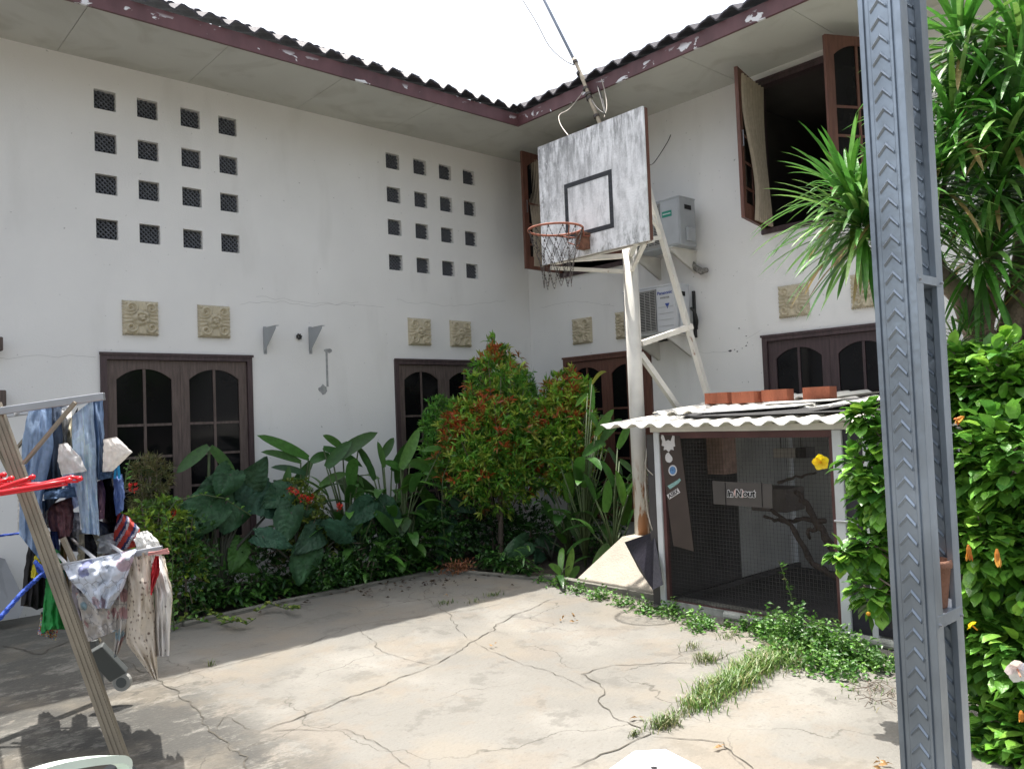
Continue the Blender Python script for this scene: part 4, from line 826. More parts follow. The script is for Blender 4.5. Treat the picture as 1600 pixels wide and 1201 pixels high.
# printed sheets
def printed(name, base, c2, c3, lines=True, scale=11):
    m = mat(name, base, .85, .05, 30, .15, bscale=120, trans=.2); n, l, bs = nodes(m)
    g = n.new('ShaderNodeNewGeometry'); vo = n.new('ShaderNodeTexVoronoi'); vo.inputs['Scale'].default_value = scale; l.new(g.outputs['Position'], vo.inputs['Vector'])
    r1 = n.new('ShaderNodeSeparateColor'); l.new(vo.outputs['Color'], r1.inputs[0])
    def st(sock, lo, hi, gt=True):
        x = n.new('ShaderNodeMath'); x.operation = 'GREATER_THAN' if gt else 'LESS_THAN'; l.new(sock, x.inputs[0]); x.inputs[1].default_value = lo; return x.outputs[0]
    near = st(vo.outputs['Distance'], .42, 0, False)
    mixcol(m, mul(m, mul(m, near, st(r1.outputs[0], .62, 0)), .9), c2); mixcol(m, mul(m, mul(m, near, st(r1.outputs[1], .66, 0)), .9), c3)
    if lines:
        v2 = n.new('ShaderNodeTexVoronoi'); v2.feature = 'DISTANCE_TO_EDGE'; v2.inputs['Scale'].default_value = scale*1.1; l.new(g.outputs['Position'], v2.inputs['Vector'])
        mixcol(m, mul(m, st(v2.outputs['Distance'], .02, 0, False), .6), (.12, .12, .14))
    return m
M_p1 = printed('printed_cotton', (.68, .73, .82), (.22, .24, .45), (.50, .36, .42)); M_p2 = printed('printed_cotton_cream', (.68, .64, .60), (.50, .27, .28), (.30, .48, .56), True, 14)
M_dot = mat('dotted_cotton', (.72, .64, .54), .85, .05, 30, .15, bscale=120, trans=.2)
def _dot(m, sc, thr, c):
    n, l, bs = nodes(m); g = n.new('ShaderNodeNewGeometry'); vo = n.new('ShaderNodeTexVoronoi'); vo.inputs['Scale'].default_value = sc; vo.inputs['Randomness'].default_value = .6; l.new(g.outputs['Position'], vo.inputs['Vector'])
    x = n.new('ShaderNodeMath'); x.operation = 'LESS_THAN'; l.new(vo.outputs['Distance'], x.inputs[0]); x.inputs[1].default_value = thr; mixcol(m, mul(m, x.outputs[0], .85), c)
_dot(M_dot, 38, .24, (.12, .07, .05)); M_dot2 = mat('sparse_dotted_cotton', (.76, .73, .70), .85, .05, 30, .15, bscale=120, trans=.2); _dot(M_dot2, 26, .14, (.2, .15, .15))
cloth('cot_sheet', 'pale blue printed cot sheet draped in a deep swag over the front rods', [(98, 884), (108, 905), (128, 925), (150, 950)], [(214, 856), (206, 880), (192, 920), (172, 950)], 3.62, M_p1, (1, 1, 1), nf=2, fold=.03, seed=30, cat='sheet')
cloth('printed_shirt', 'cream cloth with pink and blue patches hanging under the blue cot sheet', [(118, 925), (128, 965), (135, 1003)], [(178, 935), (180, 955), (184, 984)], 3.72, M_p2, (1, 1, 1), nf=3, fold=.02, seed=31, cat='cloth')
cloth('grey_cloth', 'crumpled grey lilac cloth hanging between the rack leg and the printed cloth', [(112, 905), (112, 935), (124, 968)], [(132, 915), (145, 945), (140, 972)], 3.8, M_flag, (.27, .25, .28), nf=3, fold=.02, seed=32, cat='cloth')
cloth('printed_sheet', 'printed sheet with lilac patches and a yellow edge narrowing to a low point', [(170, 930), (174, 960), (178, 995), (178, 1028)], [(198, 880), (206, 930), (202, 980), (182, 1025)], 3.74, M_p2, (1, 1, 1), nf=3, fold=.02, seed=33, cat='sheet')
cloth('dotted_cloth', 'beige dotted cloth hanging to a long point below the shelf bar', [(198, 866), (200, 920), (196, 1002), (240, 1061)], [(234, 862), (240, 930), (243, 990), (247, 1062)], 3.68, M_dot, (1, 1, 1), nf=3, fold=.025, seed=34, cat='cloth')
cloth('dotted_shirt', 'off-white cloth with sparse dots at the right end of the shelf bar', [(232, 866), (240, 920), (244, 1025)], [(252, 866), (268, 930), (264, 1024)], 3.72, M_dot2, (1, 1, 1), nf=3, fold=.02, seed=35, cat='cloth')
cloth('dotted_cloth', 'beige dotted cloth curling out behind the off-white dotted one', [(244, 866), (256, 900), (258, 950)], [(256, 868), (270, 925), (266, 988)], 3.8, M_dot, (1, 1, 1), nf=2, fold=.02, seed=36, cat='cloth')
cloth('red_strap', 'narrow red cloth strap hanging from the pink peg', [(242, 868), (236, 890), (235, 928)], [(248, 868), (250, 890), (237, 930)], 3.64, M_flag, (.40, .02, .03), nf=1, th=.02, seed=37, cat='strap')

# more washing deeper in the rack
for i, (nm, lb, Lp_, Rp_, d_, c_) in enumerate([
  ('white_shirt', 'white shirt hanging between the two pairs of jeans', [(92, 640), (96, 670), (98, 700)], [(112, 636), (114, 670), (112, 700)], 4.35, (.62, .62, .64)),
  ('pale_blue_shirt', 'pale blue shirt glimpsed under the white pocket lining', [(98, 738), (100, 760), (104, 800)], [(124, 735), (122, 760), (124, 790)], 4.45, (.30, .40, .55)),
  ('white_vest', 'white vest hanging under the blue waistband', [(64, 782), (66, 800), (68, 822)], [(84, 780), (80, 805), (78, 825)], 4.2, (.60, .58, .57)),
  ('grey_trousers', 'mid grey trousers hanging behind the pink shirt', [(100, 800), (102, 830), (104, 860)], [(124, 800), (126, 830), (124, 862)], 4.5, (.20, .22, .26)),
  ('pale_towel', 'pale towel lying over the middle shelf rods', [(150, 838), (146, 850), (140, 866)], [(186, 830), (200, 845), (206, 862)], 4.15, (.55, .57, .62)),
  ('cream_shirt', 'cream shirt hanging low behind the grey lilac cloth', [(106, 880), (108, 910), (110, 940)], [(150, 880), (152, 910), (150, 948)], 4.2, (.56, .52, .45)),
  ('white_shirt', 'white shirt behind the dotted cloth under the shelf bar', [(184, 880), (186, 920), (190, 965)], [(236, 872), (238, 915), (236, 960)], 4.1, (.60, .59, .58)),
  ('blue_shirt', 'deep blue shirt hanging left of the green shirt', [(56, 890), (54, 915), (56, 948)], [(76, 880), (80, 910), (78, 945)], 4.45, (.05, .12, .32)),
]): cloth(nm, lb, Lp_, Rp_, d_, M_flag, c_, nf=3, seed=60+i)
def peg(label, x, y, d, m):
    p = D(x, y, d); b = MB(); 
    for s in (-1, 1): b.bar(p+_u*.02+_r*.005*s, p-_u*.045+_r*.011*s, .008, .012, upv)
    tag(build('clothes_peg', b, m), label, 'clothes peg')
peg('blue plastic peg clipping the small blue towel', 183, 733, 3.95, mat('blue_plastic', (.02, .28, .60), .35)); M_pk = mat('pink_plastic', (.60, .27, .25), .35)
p = D(248, 864, 3.6); b = MB(); b.bar(p-_r*.045, p+_r*.045+_u*.004, .012, .01, upv); b.bar(p-_r*.045-_u*.006, p+_r*.04+_u*.018, .010, .01, upv); tag(build('clothes_peg', b, M_pk), 'pink plastic peg at the right end of the shelf bar', 'clothes peg')
peg('dark green peg on the shelf bar beside the rack leg', 97, 892, 3.7, mat('green_plastic', (.01, .12, .09), .35))
# red hangers
M_redp = mat('red_plastic', (.72, .012, .022), .28, .05, 5, spec=.6)
hg = [([(-40, 772), (0, 769), (60, 759), (105, 751)], 3.35, 'longest red plastic hanger arm nearest the camera'), ([(-40, 752), (30, 757), (60, 757), (112, 745), (122, 747)], 3.5, 'red plastic hanger arm reaching farthest to the right'), ([(-40, 770), (0, 762), (30, 752), (48, 746)], 3.45, 'short red plastic hanger arm ending over the rack leg'), ([(-40, 764), (0, 752), (15, 748)], 3.5, 'shortest red plastic hanger arm, ending left of the rack leg'), ([(-40, 748), (-10, 745), (3, 742)], 3.55, 'tip of a red plastic hanger at the left edge')]
for pts, d, l in hg:
    b = MB(); P = [D(x, y, d) for x, y in pts]; b.tube(P, [.009]*(len(P)-1)+[.007], 8); e = P[-1]; dd = (P[-1]-P[-2]).normalized(); b.tube([e-dd*.005, e+dd*.012, e+dd*.02], [.009, .012, .005], 8)
    b.tube([P[0]-V((0, 0, .02)), P[-1]-V((0, 0, .014))], .005, 6)
    tag(build('hanger', b, M_redp, smooth=True), l, 'hanger', 'red plastic hangers')
# rope and sheet at the left edge
M_rope = mat('blue_rope', (.015, .07, .42), .6, .3, 60, .5)
def rope(pts, r, label):
    b = MB(); P = [V(p) for p in pts]; Q = []
    for a, c in zip(P, P[1:]):
        n = max(2, int((c-a).length/.02)); Q += [a.lerp(c, i/n) for i in range(n)]
    Q.append(P[-1])
    for s in range(3): b.tube([q+(_u*math.cos(i*.9+s*2.1)+_f*math.sin(i*.9+s*2.1))*r*.55 for i, q in enumerate(Q)], r*.6, 6)
    tag(build('rope', b, M_rope, smooth=True), label, 'rope')
rope([D(-30, 985, 3.2), D(0, 965, 3.3), D(35, 925, 3.5), D(60, 902, 3.7), D(72, 893, 3.75), D(55, 878, 3.78), D(62, 892, 3.8), D(78, 880, 3.8), D(70, 900, 3.8), D(60, 890, 3.78)], .011, 'thick blue rope knotted round the rack leg')
rope([D(-20, 839, 4.2), D(30, 833, 4.2), D(45, 836, 4.2)], .006, 'thin blue rope crossing behind the washing at the left edge')
b = MB(); P = [PY(-30, 862, -.12), PY(8, 873, -.12), PY(40, 940, -.35), PY(30, 965, -.42), PY(-30, 970, -.42)]; b.prism([(i, 0) for i in range(5)], lambda i, _: P[i], lambda i, _: P[i]+V((0, .012, 0)))
tag(build('grey_sheet', b, mat('grey_plastic_sheet', (.20, .21, .22), .4, .1, 3)), 'grey sheet leaning on the white wall at the left edge', 'sheet')
# plastic chair and stool at the bottom edge
M_pchair = mat('mint_white_plastic', (.58, .66, .60), .35, .05, 8)
ch = thing('plastic_chair', 'pale green plastic garden chair with only its curved backrest rail in view', 'chair', (-7.25, -6.25, 0))
cc = D(178, 1190, 1.9); top = [D(-60, 1262, 1.62), D(20, 1222, 1.68), D(80, 1200, 1.76), D(130, 1190, 1.84), D(170, 1186, 1.92), D(190, 1188, 1.98), D(196, 1200, 2.0), D(194, 1230, 2.0)]
Q = []
for i in range(len(top)-1):
    a = top[max(i-1, 0)]; c_ = top[i]; d_ = top[i+1]; e = top[min(i+2, len(top)-1)]
    for k in range(5): t = k/5; Q.append(.5*((2*c_)+(d_-a)*t+(2*a-5*c_+4*d_-e)*t*t+(3*c_-a-3*d_+e)*t**3))
Q.append(top[-1]); b = MB()
for i in range(len(Q)-1): b.bar(Q[i]-(Q[i+1]-Q[i])*.05, Q[i+1]+(Q[i+1]-Q[i])*.05, .03, .018, (0, 0, 1))
build('back_rail', b, M_pchair, ch)
b = MB(); e0, e1 = V((top[0].x, top[0].y, 0)), V((top[-1].x, top[-1].y, 0)); mid = (e0+e1)/2; ax = (e1-e0).normalized(); ay = V((ax.y, -ax.x, 0))
b.box((0, 0, 0), (0, 0, 0)); b = MB(); hw = .23
Qs = [mid-ax*hw, mid+ax*hw, mid+ax*hw+ay*.42, mid-ax*hw+ay*.42]; b.prism([(i, 0) for i in range(4)], lambda i, _: Qs[i]+V((0, 0, .44)), lambda i, _: Qs[i]+V((0, 0, .41))); build('seat', b, M_pchair, ch)
for i, q in enumerate(Qs): b = MB(); b.bar(q+V((0, 0, 0)), q.lerp(mid+ay*.21, .1)+V((0, 0, .41)), .05, .03, ax); build('leg', b, M_pchair, ch)
for t in (.2, .5, .8): b = MB(); q = Qs[0].lerp(Qs[1], t)+V((0, 0, .44)); b.bar(q, q+V((0, 0, .33)), .035, .01, ay); build('back_slat', b, M_pchair, ch)
st = thing('stool', 'white plastic stool with an octagonal slotted top at the bottom edge', 'stool', (-5.62, -6.62, 0))
c = V((-5.65, -6.60, .45)); e1_ = PZ(1095, 1205, .45); b = MB(); oc = []
A_ = PZ(951, 1199, .45); B_ = PZ(990, 1171, .45); C_ = PZ(1040, 1168, .45); D_ = PZ(1095, 1196, .45); ctr = (A_+D_)/2+V((0, 0, 0))-V((_f.x, _f.y, 0)).normalized()*.07
oc = [A_, B_, C_, D_, ctr*2-A_, ctr*2-B_, ctr*2-C_, ctr*2-D_]
b.prism([(i, 0) for i in range(8)], lambda i, _: oc[i], lambda i, _: oc[i]-V((0, 0, .03))); 
seat = build('seat', b, M_white, st, bevel=.008)
b = MB(); h = PZ(1022, 1199, .45); b.tube([h+V((0, 0, .0012)), h-V((0, 0, .01))], .011, 12); 
for s in (-1, 1):
    for k in range(3): q = ctr+_r*.05*s*(k+.6); b.bar(q+V((0, 0, .0008))-V((_f.x, _f.y, 0))*.03, q+V((0, 0, .0008))+V((_f.x, _f.y, 0))*.05, .004, .001)
build('seat_slot', b, M_black, seat)
for k in (0, 2, 4, 6): q = oc[k].lerp(ctr, .12)-V((0, 0, .03)); b = MB(); b.bar(V((q.x+(q.x-ctr.x)*.25, q.y+(q.y-ctr.y)*.25, 0)), q, .04, .02, _r); build('leg', b, M_white, st)

# ================= PLANTS
M_lit = mat('thin_leaf', (.05, .1, .02), .35, .2, 30, tint=True, trans=.42, spec=.6)
M_ear = mat('elephant_ear_leaf', (.05, .1, .02), .52, .3, 14, .9, bscale=18, tint=True, trans=.15, spec=.3)
G1, G2, G3, GY, GL, GR, GD = (.035, .105, .02), (.055, .15, .028), (.085, .21, .035), (.24, .29, .045), (.13, .29, .045), (.48, .11, .035), (.018, .055, .016)
GB = (.030, .085, .042)
def leafpx(mb, x0, y0, x1, y1, Y, W, tint, droop=.5, prof='oval', fold=.2, ruf=.02, n=8, dy=0, twist=0):
    a = PY(x0, y0, Y); e = PY(x1, y1, Y-dy); d = e-a; L = d.length*(1+droop*.12); d = d+V((0, 0, 1))*L*droop*.42
    s = d.cross(V((0, -1, .35))).normalized(); up = s.cross(d)
    blade(mb, a, d, L, W, droop, n, fold, prof, tint, ruf=ruf, up=(0, -1, .5), twist=twist); return a
def plant(name, label, cat, loc, group=None): return thing(name, label, cat, loc, group)
def stems(mb, base, tops, r=.012):
    for t in tops:
        t = V(t); m1 = base.lerp(t, .5)+V(((base.x-t.x)*.25, (base.y-t.y)*.25, .02)); mb.tube([base, m1, t], [r, r*.85, r*.6], 6)
def paddle(name, label, Y, bx, by, leaves, extra, seed, cat='plant', base=None, col=G1, hmax=1.3, wl=.12):
    r = random.Random(seed); P0 = base or V((PY(bx, by, Y).x, Y, 0)); o = plant(name, label, cat, P0); f = MB(); s = MB(); tops = []
    for lf in leaves:
        x0, y0, x1, y1, W = lf[:5]; c = lf[5] if len(lf) > 5 else col; dp = lf[6] if len(lf) > 6 else .35
        tops.append(leafpx(f, x0, y0, x1, y1, Y+r.uniform(-.15, .15), W, jit(c, .2, r), dp, 'oval', .25, .012))
    for k in range(int(extra*1.5)):
        a = r.uniform(0, 6.28); h = r.uniform(.15, .75)*hmax; t = P0+V((math.cos(a)*r.uniform(.05, .3), math.sin(a)*r.uniform(.05, .25), h)); el = r.uniform(.2, 1.3)
        d = V((math.cos(a)*math.cos(el), math.sin(a)*math.cos(el), math.sin(el))); blade(f, t, d, r.uniform(.3, .48), wl*r.uniform(.8, 1.1), r.uniform(.9, 2.1), 8, .25, 'oval', jit(r.choice([col, G2, G2, G3]), .3, r), ruf=.012, r=r); tops.append(t)
    stems(s, P0, tops); build('foliage', f, M_leafg, o, smooth=True); build('stems', s, M_stem, o, smooth=True); return o
# heliconias and cannas along the left wall
paddle('broad_leaf_plant', 'tall plant with a split banana-like leaf arching before the left window', -.55, 325, 900, [(326, 697, 283, 742, .11, G1, .5), (328, 698, 362, 748, .12, G2, .5), (250, 752, 205, 728, .10), (345, 770, 322, 745, .1)], 7, 1, hmax=1.1)
paddle('broad_leaf_plant', 'broad leaved plant with one long leaf pointing left over the white wall', -.6, 470, 900, [(482, 716, 402, 680, .13, G2, .1), (470, 722, 410, 706, .09, G1), (478, 740, 425, 730, .08, GB), (443, 770, 452, 728, .09, G2, .0), (452, 770, 490, 716, .11, G1, 0), (500, 760, 540, 740, .09, G3, .6), (486, 722, 515, 712, .1, G1, .9)], 9, 2)
paddle('broad_leaf_plant', 'broad leaved plant with overlapping arching leaves right of the wall brackets', -.75, 545, 905, [(510, 730, 548, 690, .13, G1, .3), (505, 700, 560, 735, .11, G2, .6), (520, 720, 588, 676, .14, G1, .3), (535, 700, 505, 680, .1, G2, .2), (560, 745, 560, 800, .13, G2, .6), (548, 740, 590, 795, .12, G1, .7), (560, 700, 578, 742, .1, G1, .6), (575, 770, 545, 740, .1, G2, .5)], 10, 3)
paddle('broad_leaf_plant', 'narrow leaved clump reaching up left of the second window', -.85, 610, 905, [(596, 716, 615, 684, .10, G1, .2), (600, 730, 590, 690, .08, G2, .2), (612, 735, 640, 690, .09, G1, .4), (585, 750, 570, 715, .09, G1, .4), (620, 755, 622, 712, .1, G1, .5), (600, 780, 575, 810, .12, G2, .7)], 10, 4)
paddle('broad_leaf_plant', 'plant with one upright bright leaf in front of the second window', -.95, 632, 900, [(626, 732, 655, 668, .13, G3, .0), (628, 735, 600, 722, .09, G2, .6), (630, 730, 672, 722, .09, G2, .6), (640, 725, 680, 752, .10, G2, .8), (690, 700, 660, 705, .07, G3, .4)], 10, 5)
paddle('broad_leaf_plant', 'low leafy clump in the bed below the second window', -1.0, 560, 905, [(570, 800, 545, 850, .13, G2, .8), (585, 800, 615, 850, .13, G1, .8)], 16, 6, hmax=.75)
paddle('broad_leaf_plant', 'low leafy clump beside the kerb left of the red-tipped tree', -1.05, 640, 895, [(640, 810, 615, 855, .13, G1, .8), (650, 800, 690, 840, .13, G1, .8), (660, 860, 640, 885, .08, G3, .5)], 16, 7, hmax=.7)
# heliconias on the right of the small trees
paddle('broad_leaf_plant', 'tall sunlit plant with drooping leaf tips left of the basketball pole', -2.35, 930, 880, [(926, 640, 922, 590, .08, G3, .2), (925, 600, 945, 580, .04, GY, 1.2), (918, 615, 905, 640, .05, GL, 1.0), (935, 668, 915, 640, .1, G3, .3), (930, 680, 958, 640, .09, GL, .3), (938, 690, 970, 655, .1, G3, .5), (945, 690, 915, 720, .1, G2, .9), (950, 700, 965, 745, .1, G2, .9), (938, 650, 960, 670, .08, G2, .7)], 10, 8, hmax=1.5, base=V((-1.55, -2.35, 0)))
paddle('broad_leaf_plant', 'bright broad leaves crowding the foot of the basketball pole', -2.75, 965, 880, [(965, 700, 985, 660, .09, GL, .2), (975, 790, 962, 735, .14, G3, .1), (960, 760, 938, 720, .12, G2, .3), (972, 820, 985, 770, .12, G3, .2), (945, 800, 950, 750, .13, G3, .2), (968, 720, 990, 748, .1, G3, .7), (950, 850, 930, 890, .1, G1, .6), (930, 780, 912, 740, .1, G1, .2)], 9, 9, hmax=1.2, base=V((-1.55, -2.75, 0)))
paddle('broad_leaf_plant', 'dark upright leaves between the small trees and the reddish window', -1.9, 905, 870, [(900, 820, 905, 720, .12, G1, .1), (915, 860, 925, 770, .12, G1, .1), (895, 800, 880, 730, .1, G1, .3)], 10, 10, hmax=1.2, base=V((-1.35, -1.9, 0)))
paddle('broad_leaf_plant', 'young bright green sprout at the end of the court beside the weeds', -2.62, 890, 900, [(885, 900, 895, 855, .09, GL, .1), (880, 900, 858, 882, .09, GL, .4), (888, 905, 905, 885, .08, G3, .5), (882, 905, 868, 905, .07, GL, .6)], 2, 11, hmax=.2, wl=.06, base=V((-2.2, -2.62, 0)))
# elephant ear leaves, dark and ruffled
def bigleaf(mb, a, e, W, tint, r):
    d = e-a; L = d.length; dn = d/L; side = dn.cross(V((0, -1, .45))).normalized(); up = side.cross(dn).normalized(); N, M = 22, 14; vs = []
    if up.y > 0: up = -up
    lob = .22; ph = r.uniform(0, 6)
    for j in range(N+1):
        t = j/N; s_ = t*(1+lob)-lob        # runs from the back lobes to the tip
        w = (math.sin(math.pi*min(1, (t*.86+.14)))**.75)*(1-.35*t)
        for i in range(M+1):
            u = i/M*2-1; gap = max(0, (-s_/lob)) if s_ < 0 else 0; uu = u*(1-.0)+(.35*gap*(1 if u >= 0 else -1) if abs(u) < .02 else 0)
            x = uu*W/2*w; v_ = s_-abs(u)*.14*(1-t)+.0
            h = .048*W*math.cos(2*math.pi*(t*8-abs(u)*2.2))*min(1, abs(u)*5)*(1-t*.4)+.10*W*abs(u)**1.3-.10*L*max(0, t-.3)**2*2.4-.28*W*abs(u)**2.5*(.5+.5*math.sin(t*5+ph))+.03*W*math.sin(t*17+ph+(3 if u > 0 else 0))*abs(u)**2-.012*W*(abs(u) < .05)
            vs.append(tuple(a+dn*(v_*L)+side*x+up*h))
    mm = M+1; fs = [(j*mm+i, j*mm+i+1, (j+1)*mm+i+1, (j+1)*mm+i) for j in range(N) for i in range(M)]
    tn = jit(tint, .12, r); o = len(mb.v); mb.v.extend(vs)
    for q, fc in enumerate(fs):
        i = q % M; c_ = tuple(k*1.5 for k in tn) if i in (M//2-1, M//2) and (q//M) % 1 == 0 and False else tn
        mb.f.append(tuple(k+o for k in fc)); mb.m.append(0); mb.t.append(c_)
def ears(label, Y, bx, by, leaves, seed, group=None):
    r = random.Random(seed); P0 = V((PY(bx, by, Y).x, Y, 0)); o = plant('elephant_ear', label, 'plant', P0, group); f = MB(); s = MB()
    for x0, y0, x1, y1, W, c in leaves:
        yy = Y+r.uniform(-.2, .1); a = PY(x0, y0, yy); e = PY(x1, y1, yy-.12); bigleaf(f, a, e, W*1.05, c, r); stems(s, P0, [a], .016)
    build('foliage', f, M_ear, o, smooth=True); build('stems', s, mat('dark_stem', (.05, .055, .04), .7), o, smooth=True)
ears('large elephant ear plant with dark ruffled leaves below the left window', -.95, 345, 945, [(352, 770, 300, 832, .48, GB), (372, 765, 350, 835, .50, GB), (400, 760, 440, 812, .46, GB), (385, 765, 418, 714, .30, GB), (330, 790, 262, 842, .40, GB), (300, 800, 300, 858, .34, GB), (360, 740, 345, 770, .3, GB), (352, 862, 408, 892, .26, G2), (375, 850, 362, 895, .24, G2), (450, 768, 410, 790, .34, GB)], 20)
ears('elephant ear plant with a pale green leaf hanging over the kerb', -1.05, 470, 930, [(480, 862, 472, 912, .34, (.05, .13, .06)), (462, 790, 498, 800, .22, GB), (410, 838, 460, 852, .22, GB), (500, 828, 462, 864, .3, GB), (505, 825, 545, 835, .3, GB), (540, 830, 500, 815, .26, GB), (455, 800, 442, 850, .3, GB)], 21)
ears('elephant ear plant with overlapping dark leaves in the middle of the left bed', -.95, 600, 905, [(585, 800, 560, 850, .3, GB), (600, 790, 640, 830, .28, GB), (575, 790, 535, 820, .28, GB), (610, 830, 600, 880, .3, GB), (560, 850, 530, 885, .26, GB), (640, 840, 665, 880, .26, G1)], 23)
ears('elephant ear plant with upright dark leaves left of the red-tipped tree', -.9, 690, 890, [(680, 790, 655, 750, .22, G1), (690, 800, 720, 840, .3, GB), (670, 800, 640, 840, .28, GB), (700, 830, 690, 875, .26, GB), (715, 780, 745, 800, .24, GB)], 24)
ears('small elephant ear plant in the dark bed below the left small tree', -1.75, 860, 885, [(850, 842, 878, 862, .2, GB), (820, 850, 790, 872, .26, GB), (845, 860, 838, 880, .2, GB), (905, 800, 880, 835, .22, G1)], 22)
# shrubs of many small leaves
def shrub(name, label, blobs, nl, L, W, cols, seed, base, cat='shrub', cluster=5, m=None, red=0, trunk=True, shell=.35, spread=.9, group=None, tilt=.5):
    r = random.Random(seed); o = plant(name, label, cat, base, group); f = MB(); s = MB(); tot = sum(b[1][0]*b[1][1]*b[1][2]*1.0 for b in blobs)
    for (c, rad) in blobs:
        c = V(c); k = int(nl*(rad[0]*rad[1]*rad[2])/tot/cluster)
        for _ in range(k):
            d = rdir(r); q = r.uniform(0, 1)**shell; bump = 1+.15*noise.noise(V((d.x*2.2, d.y*2.2, d.z*2.2+seed)))+.12*noise.noise(d*6)
            p = c+V((d.x*rad[0], d.y*rad[1], d.z*rad[2]))*q*bump; ax = (d*spread+V((0, 0, tilt))+rdir(r)*.3).normalized()
            isred = r.random() < red*(q**3)*(1.6 if d.z > .0 else .55)*(3.2 if noise.noise(p*3.3) > .12 else .25); base_c = r.choice(cols); dark = 1.0
            c0 = GR if isred else base_c
            if isred and r.random() < .35: c0 = (.38, .16, .04)
            for i in range(cluster):
                dd = (ax*r.uniform(.3, 1.2)+rdir(r)*.85).normalized(); l = L*r.uniform(.65, 1.2); quadleaf(f, p, dd, l, W*r.uniform(.8, 1.2)*l/L, jit(c0 if r.random() < .85 else base_c, .32, r), r)
            if r.random() < .06 and trunk: s.tube([p, p.lerp(V(base)+V((0, 0, .35)), .45)], [.003, .006], 4)
    build('foliage', f, m or M_leaf, o)
    return o, s
X1 = V((-1.72, -1.2, 0))
o, s = shrub('small_tree', 'rounded small tree with a pointed top and red new leaves before the second window', [((-1.75, -1.2, 1.42), (.62, .52, .58)), ((-1.68, -1.2, 1.98), (.36, .34, .42)), ((-1.66, -1.2, 2.32), (.14, .14, .26)), ((-2.05, -1.15, 1.15), (.42, .4, .46)), ((-1.35, -1.25, 1.25), (.42, .42, .6)), ((-1.75, -1.25, .90), (.50, .4, .40))], 19000, .10, .025, [(.15, .38, .05), (.22, .46, .06), (.34, .50, .07), (.09, .24, .035), (.40, .50, .09)], 31, X1, 'tree', 7, M_lit, red=.17)
s.tube([X1, X1+V((.03, 0, .5)), X1+V((0, .02, 1.2))], [.035, .028, .02], 8); s.tube([X1+V((.02, 0, .4)), X1+V((-.3, .05, 1.1))], [.02, .012], 6); s.tube([X1+V((.02, 0, .5)), X1+V((.25, -.05, 1.1))], [.02, .012], 6); build('trunk', s, M_bark, o, smooth=True)
X2 = V((-1.03, -1.62, 0))
o, s = shrub('small_tree', 'lower small tree with orange red leaf tips touching the taller one on its right', [((-1.02, -1.64, 1.35), (.37, .38, .55)), ((-.97, -1.62, 1.80), (.28, .28, .30)), ((-1.1, -1.66, .95), (.30, .32, .30))], 8500, .10, .025, [(.18, .42, .05), (.26, .50, .06), (.38, .54, .07), (.10, .26, .035), (.45, .52, .09)], 32, X2, 'tree', 7, M_lit, red=.17)
s.tube([X2, X2+V((.02, 0, .6)), X2+V((0, .0, 1.3))], [.026, .02, .014], 8); build('trunk', s, M_bark, o, smooth=True)
o, s = shrub('feathery_shrub', 'soft bright green bush behind the left side of the red-tipped tree', [((-2.02, -.6, 1.50), (.24, .22, .36)), ((-2.1, -.6, 1.1), (.22, .22, .3)), ((-.85, -.5, 1.85), (.35, .3, .4))], 12000, .07, .016, [(.10, .30, .045), (.15, .36, .05)], 33, V((-2.0, -.55, 0)), 'shrub', 7)
s.tube([V((-2.0, -.55, 0)), V((-2.0, -.55, 1.2))], [.03, .015], 6); s.tube([V((-2.0, -.55, .05)), V((-1.0, -.5, 1.7))], [.02, .012], 6); build('trunk', s, M_bark, o)
p = PY(237, 800, -1.15)
o, s = shrub('ixora_shrub', 'lime green low bush with a red flower beside the washing', [((p.x, -1.15, .80), (.30, .28, .24)), ((p.x+.1, -1.1, .40), (.34, .3, .35))], 2600, .07, .028, [(.20, .30, .03), (.13, .24, .03), (.08, .17, .03)], 34, V((p.x, -1.15, 0)), 'shrub', 5); s.tube([(p.x, -1.15, 0), (p.x, -1.15, .6)], [.02, .012], 6); build('stems', s, M_bark, o)
def flower(px, py, Y, r, col, par, n=22, seed=1):
    b = MB(); rr = random.Random(seed); c = PY(px, py, Y)
    for i in range(n): quadleaf(b, c+rdir(rr)*r*.6, (rdir(rr)+V((0, -.5, .5))), r*.7, r*.45, jit(col, .2, rr), rr)
    build('flower', b, M_leaf, par)
flower(207, 763, -1.3, .05, (.55, .03, .02), o)
p = PY(468, 800, -.95)
o, s = shrub('ixora_shrub', 'yellow green bush with clusters of small red flowers below the wall brackets', [((p.x-.02, -.95, .85), (.24, .22, .22)), ((p.x+.1, -.95, .50), (.30, .25, .35))], 2400, .06, .026, [(.17, .22, .03), (.10, .15, .025), (.06, .11, .02)], 35, V((p.x, -.95, 0)), 'shrub', 5); s.tube([(p.x, -.95, 0), (p.x, -.95, .6)], [.02, .012], 6); build('stems', s, M_bark, o)
for i, (x, y) in enumerate([(455, 765), (472, 778), (487, 777), (462, 770), (530, 792), (270, 803), (482, 782)]): flower(x, y, -1.2, .04, (.55, .035, .02), o, seed=i+2)
p = PY(235, 745, -.8)
o, s = shrub('feathery_plant', 'olive brown feathery plant in front of the lower left window panes', [((p.x, -.8, p.z), (.17, .15, .2)), ((p.x-.02, -.8, p.z-.3), (.16, .14, .25))], 2600, .075, .008, [(.14, .15, .05), (.10, .12, .04), (.16, .14, .06)], 36, V((p.x, -.8, 0)), 'plant', 9); s.tube([(p.x, -.8, 0), (p.x, -.8, p.z)], [.015, .008], 6); build('stems', s, M_bark, o)
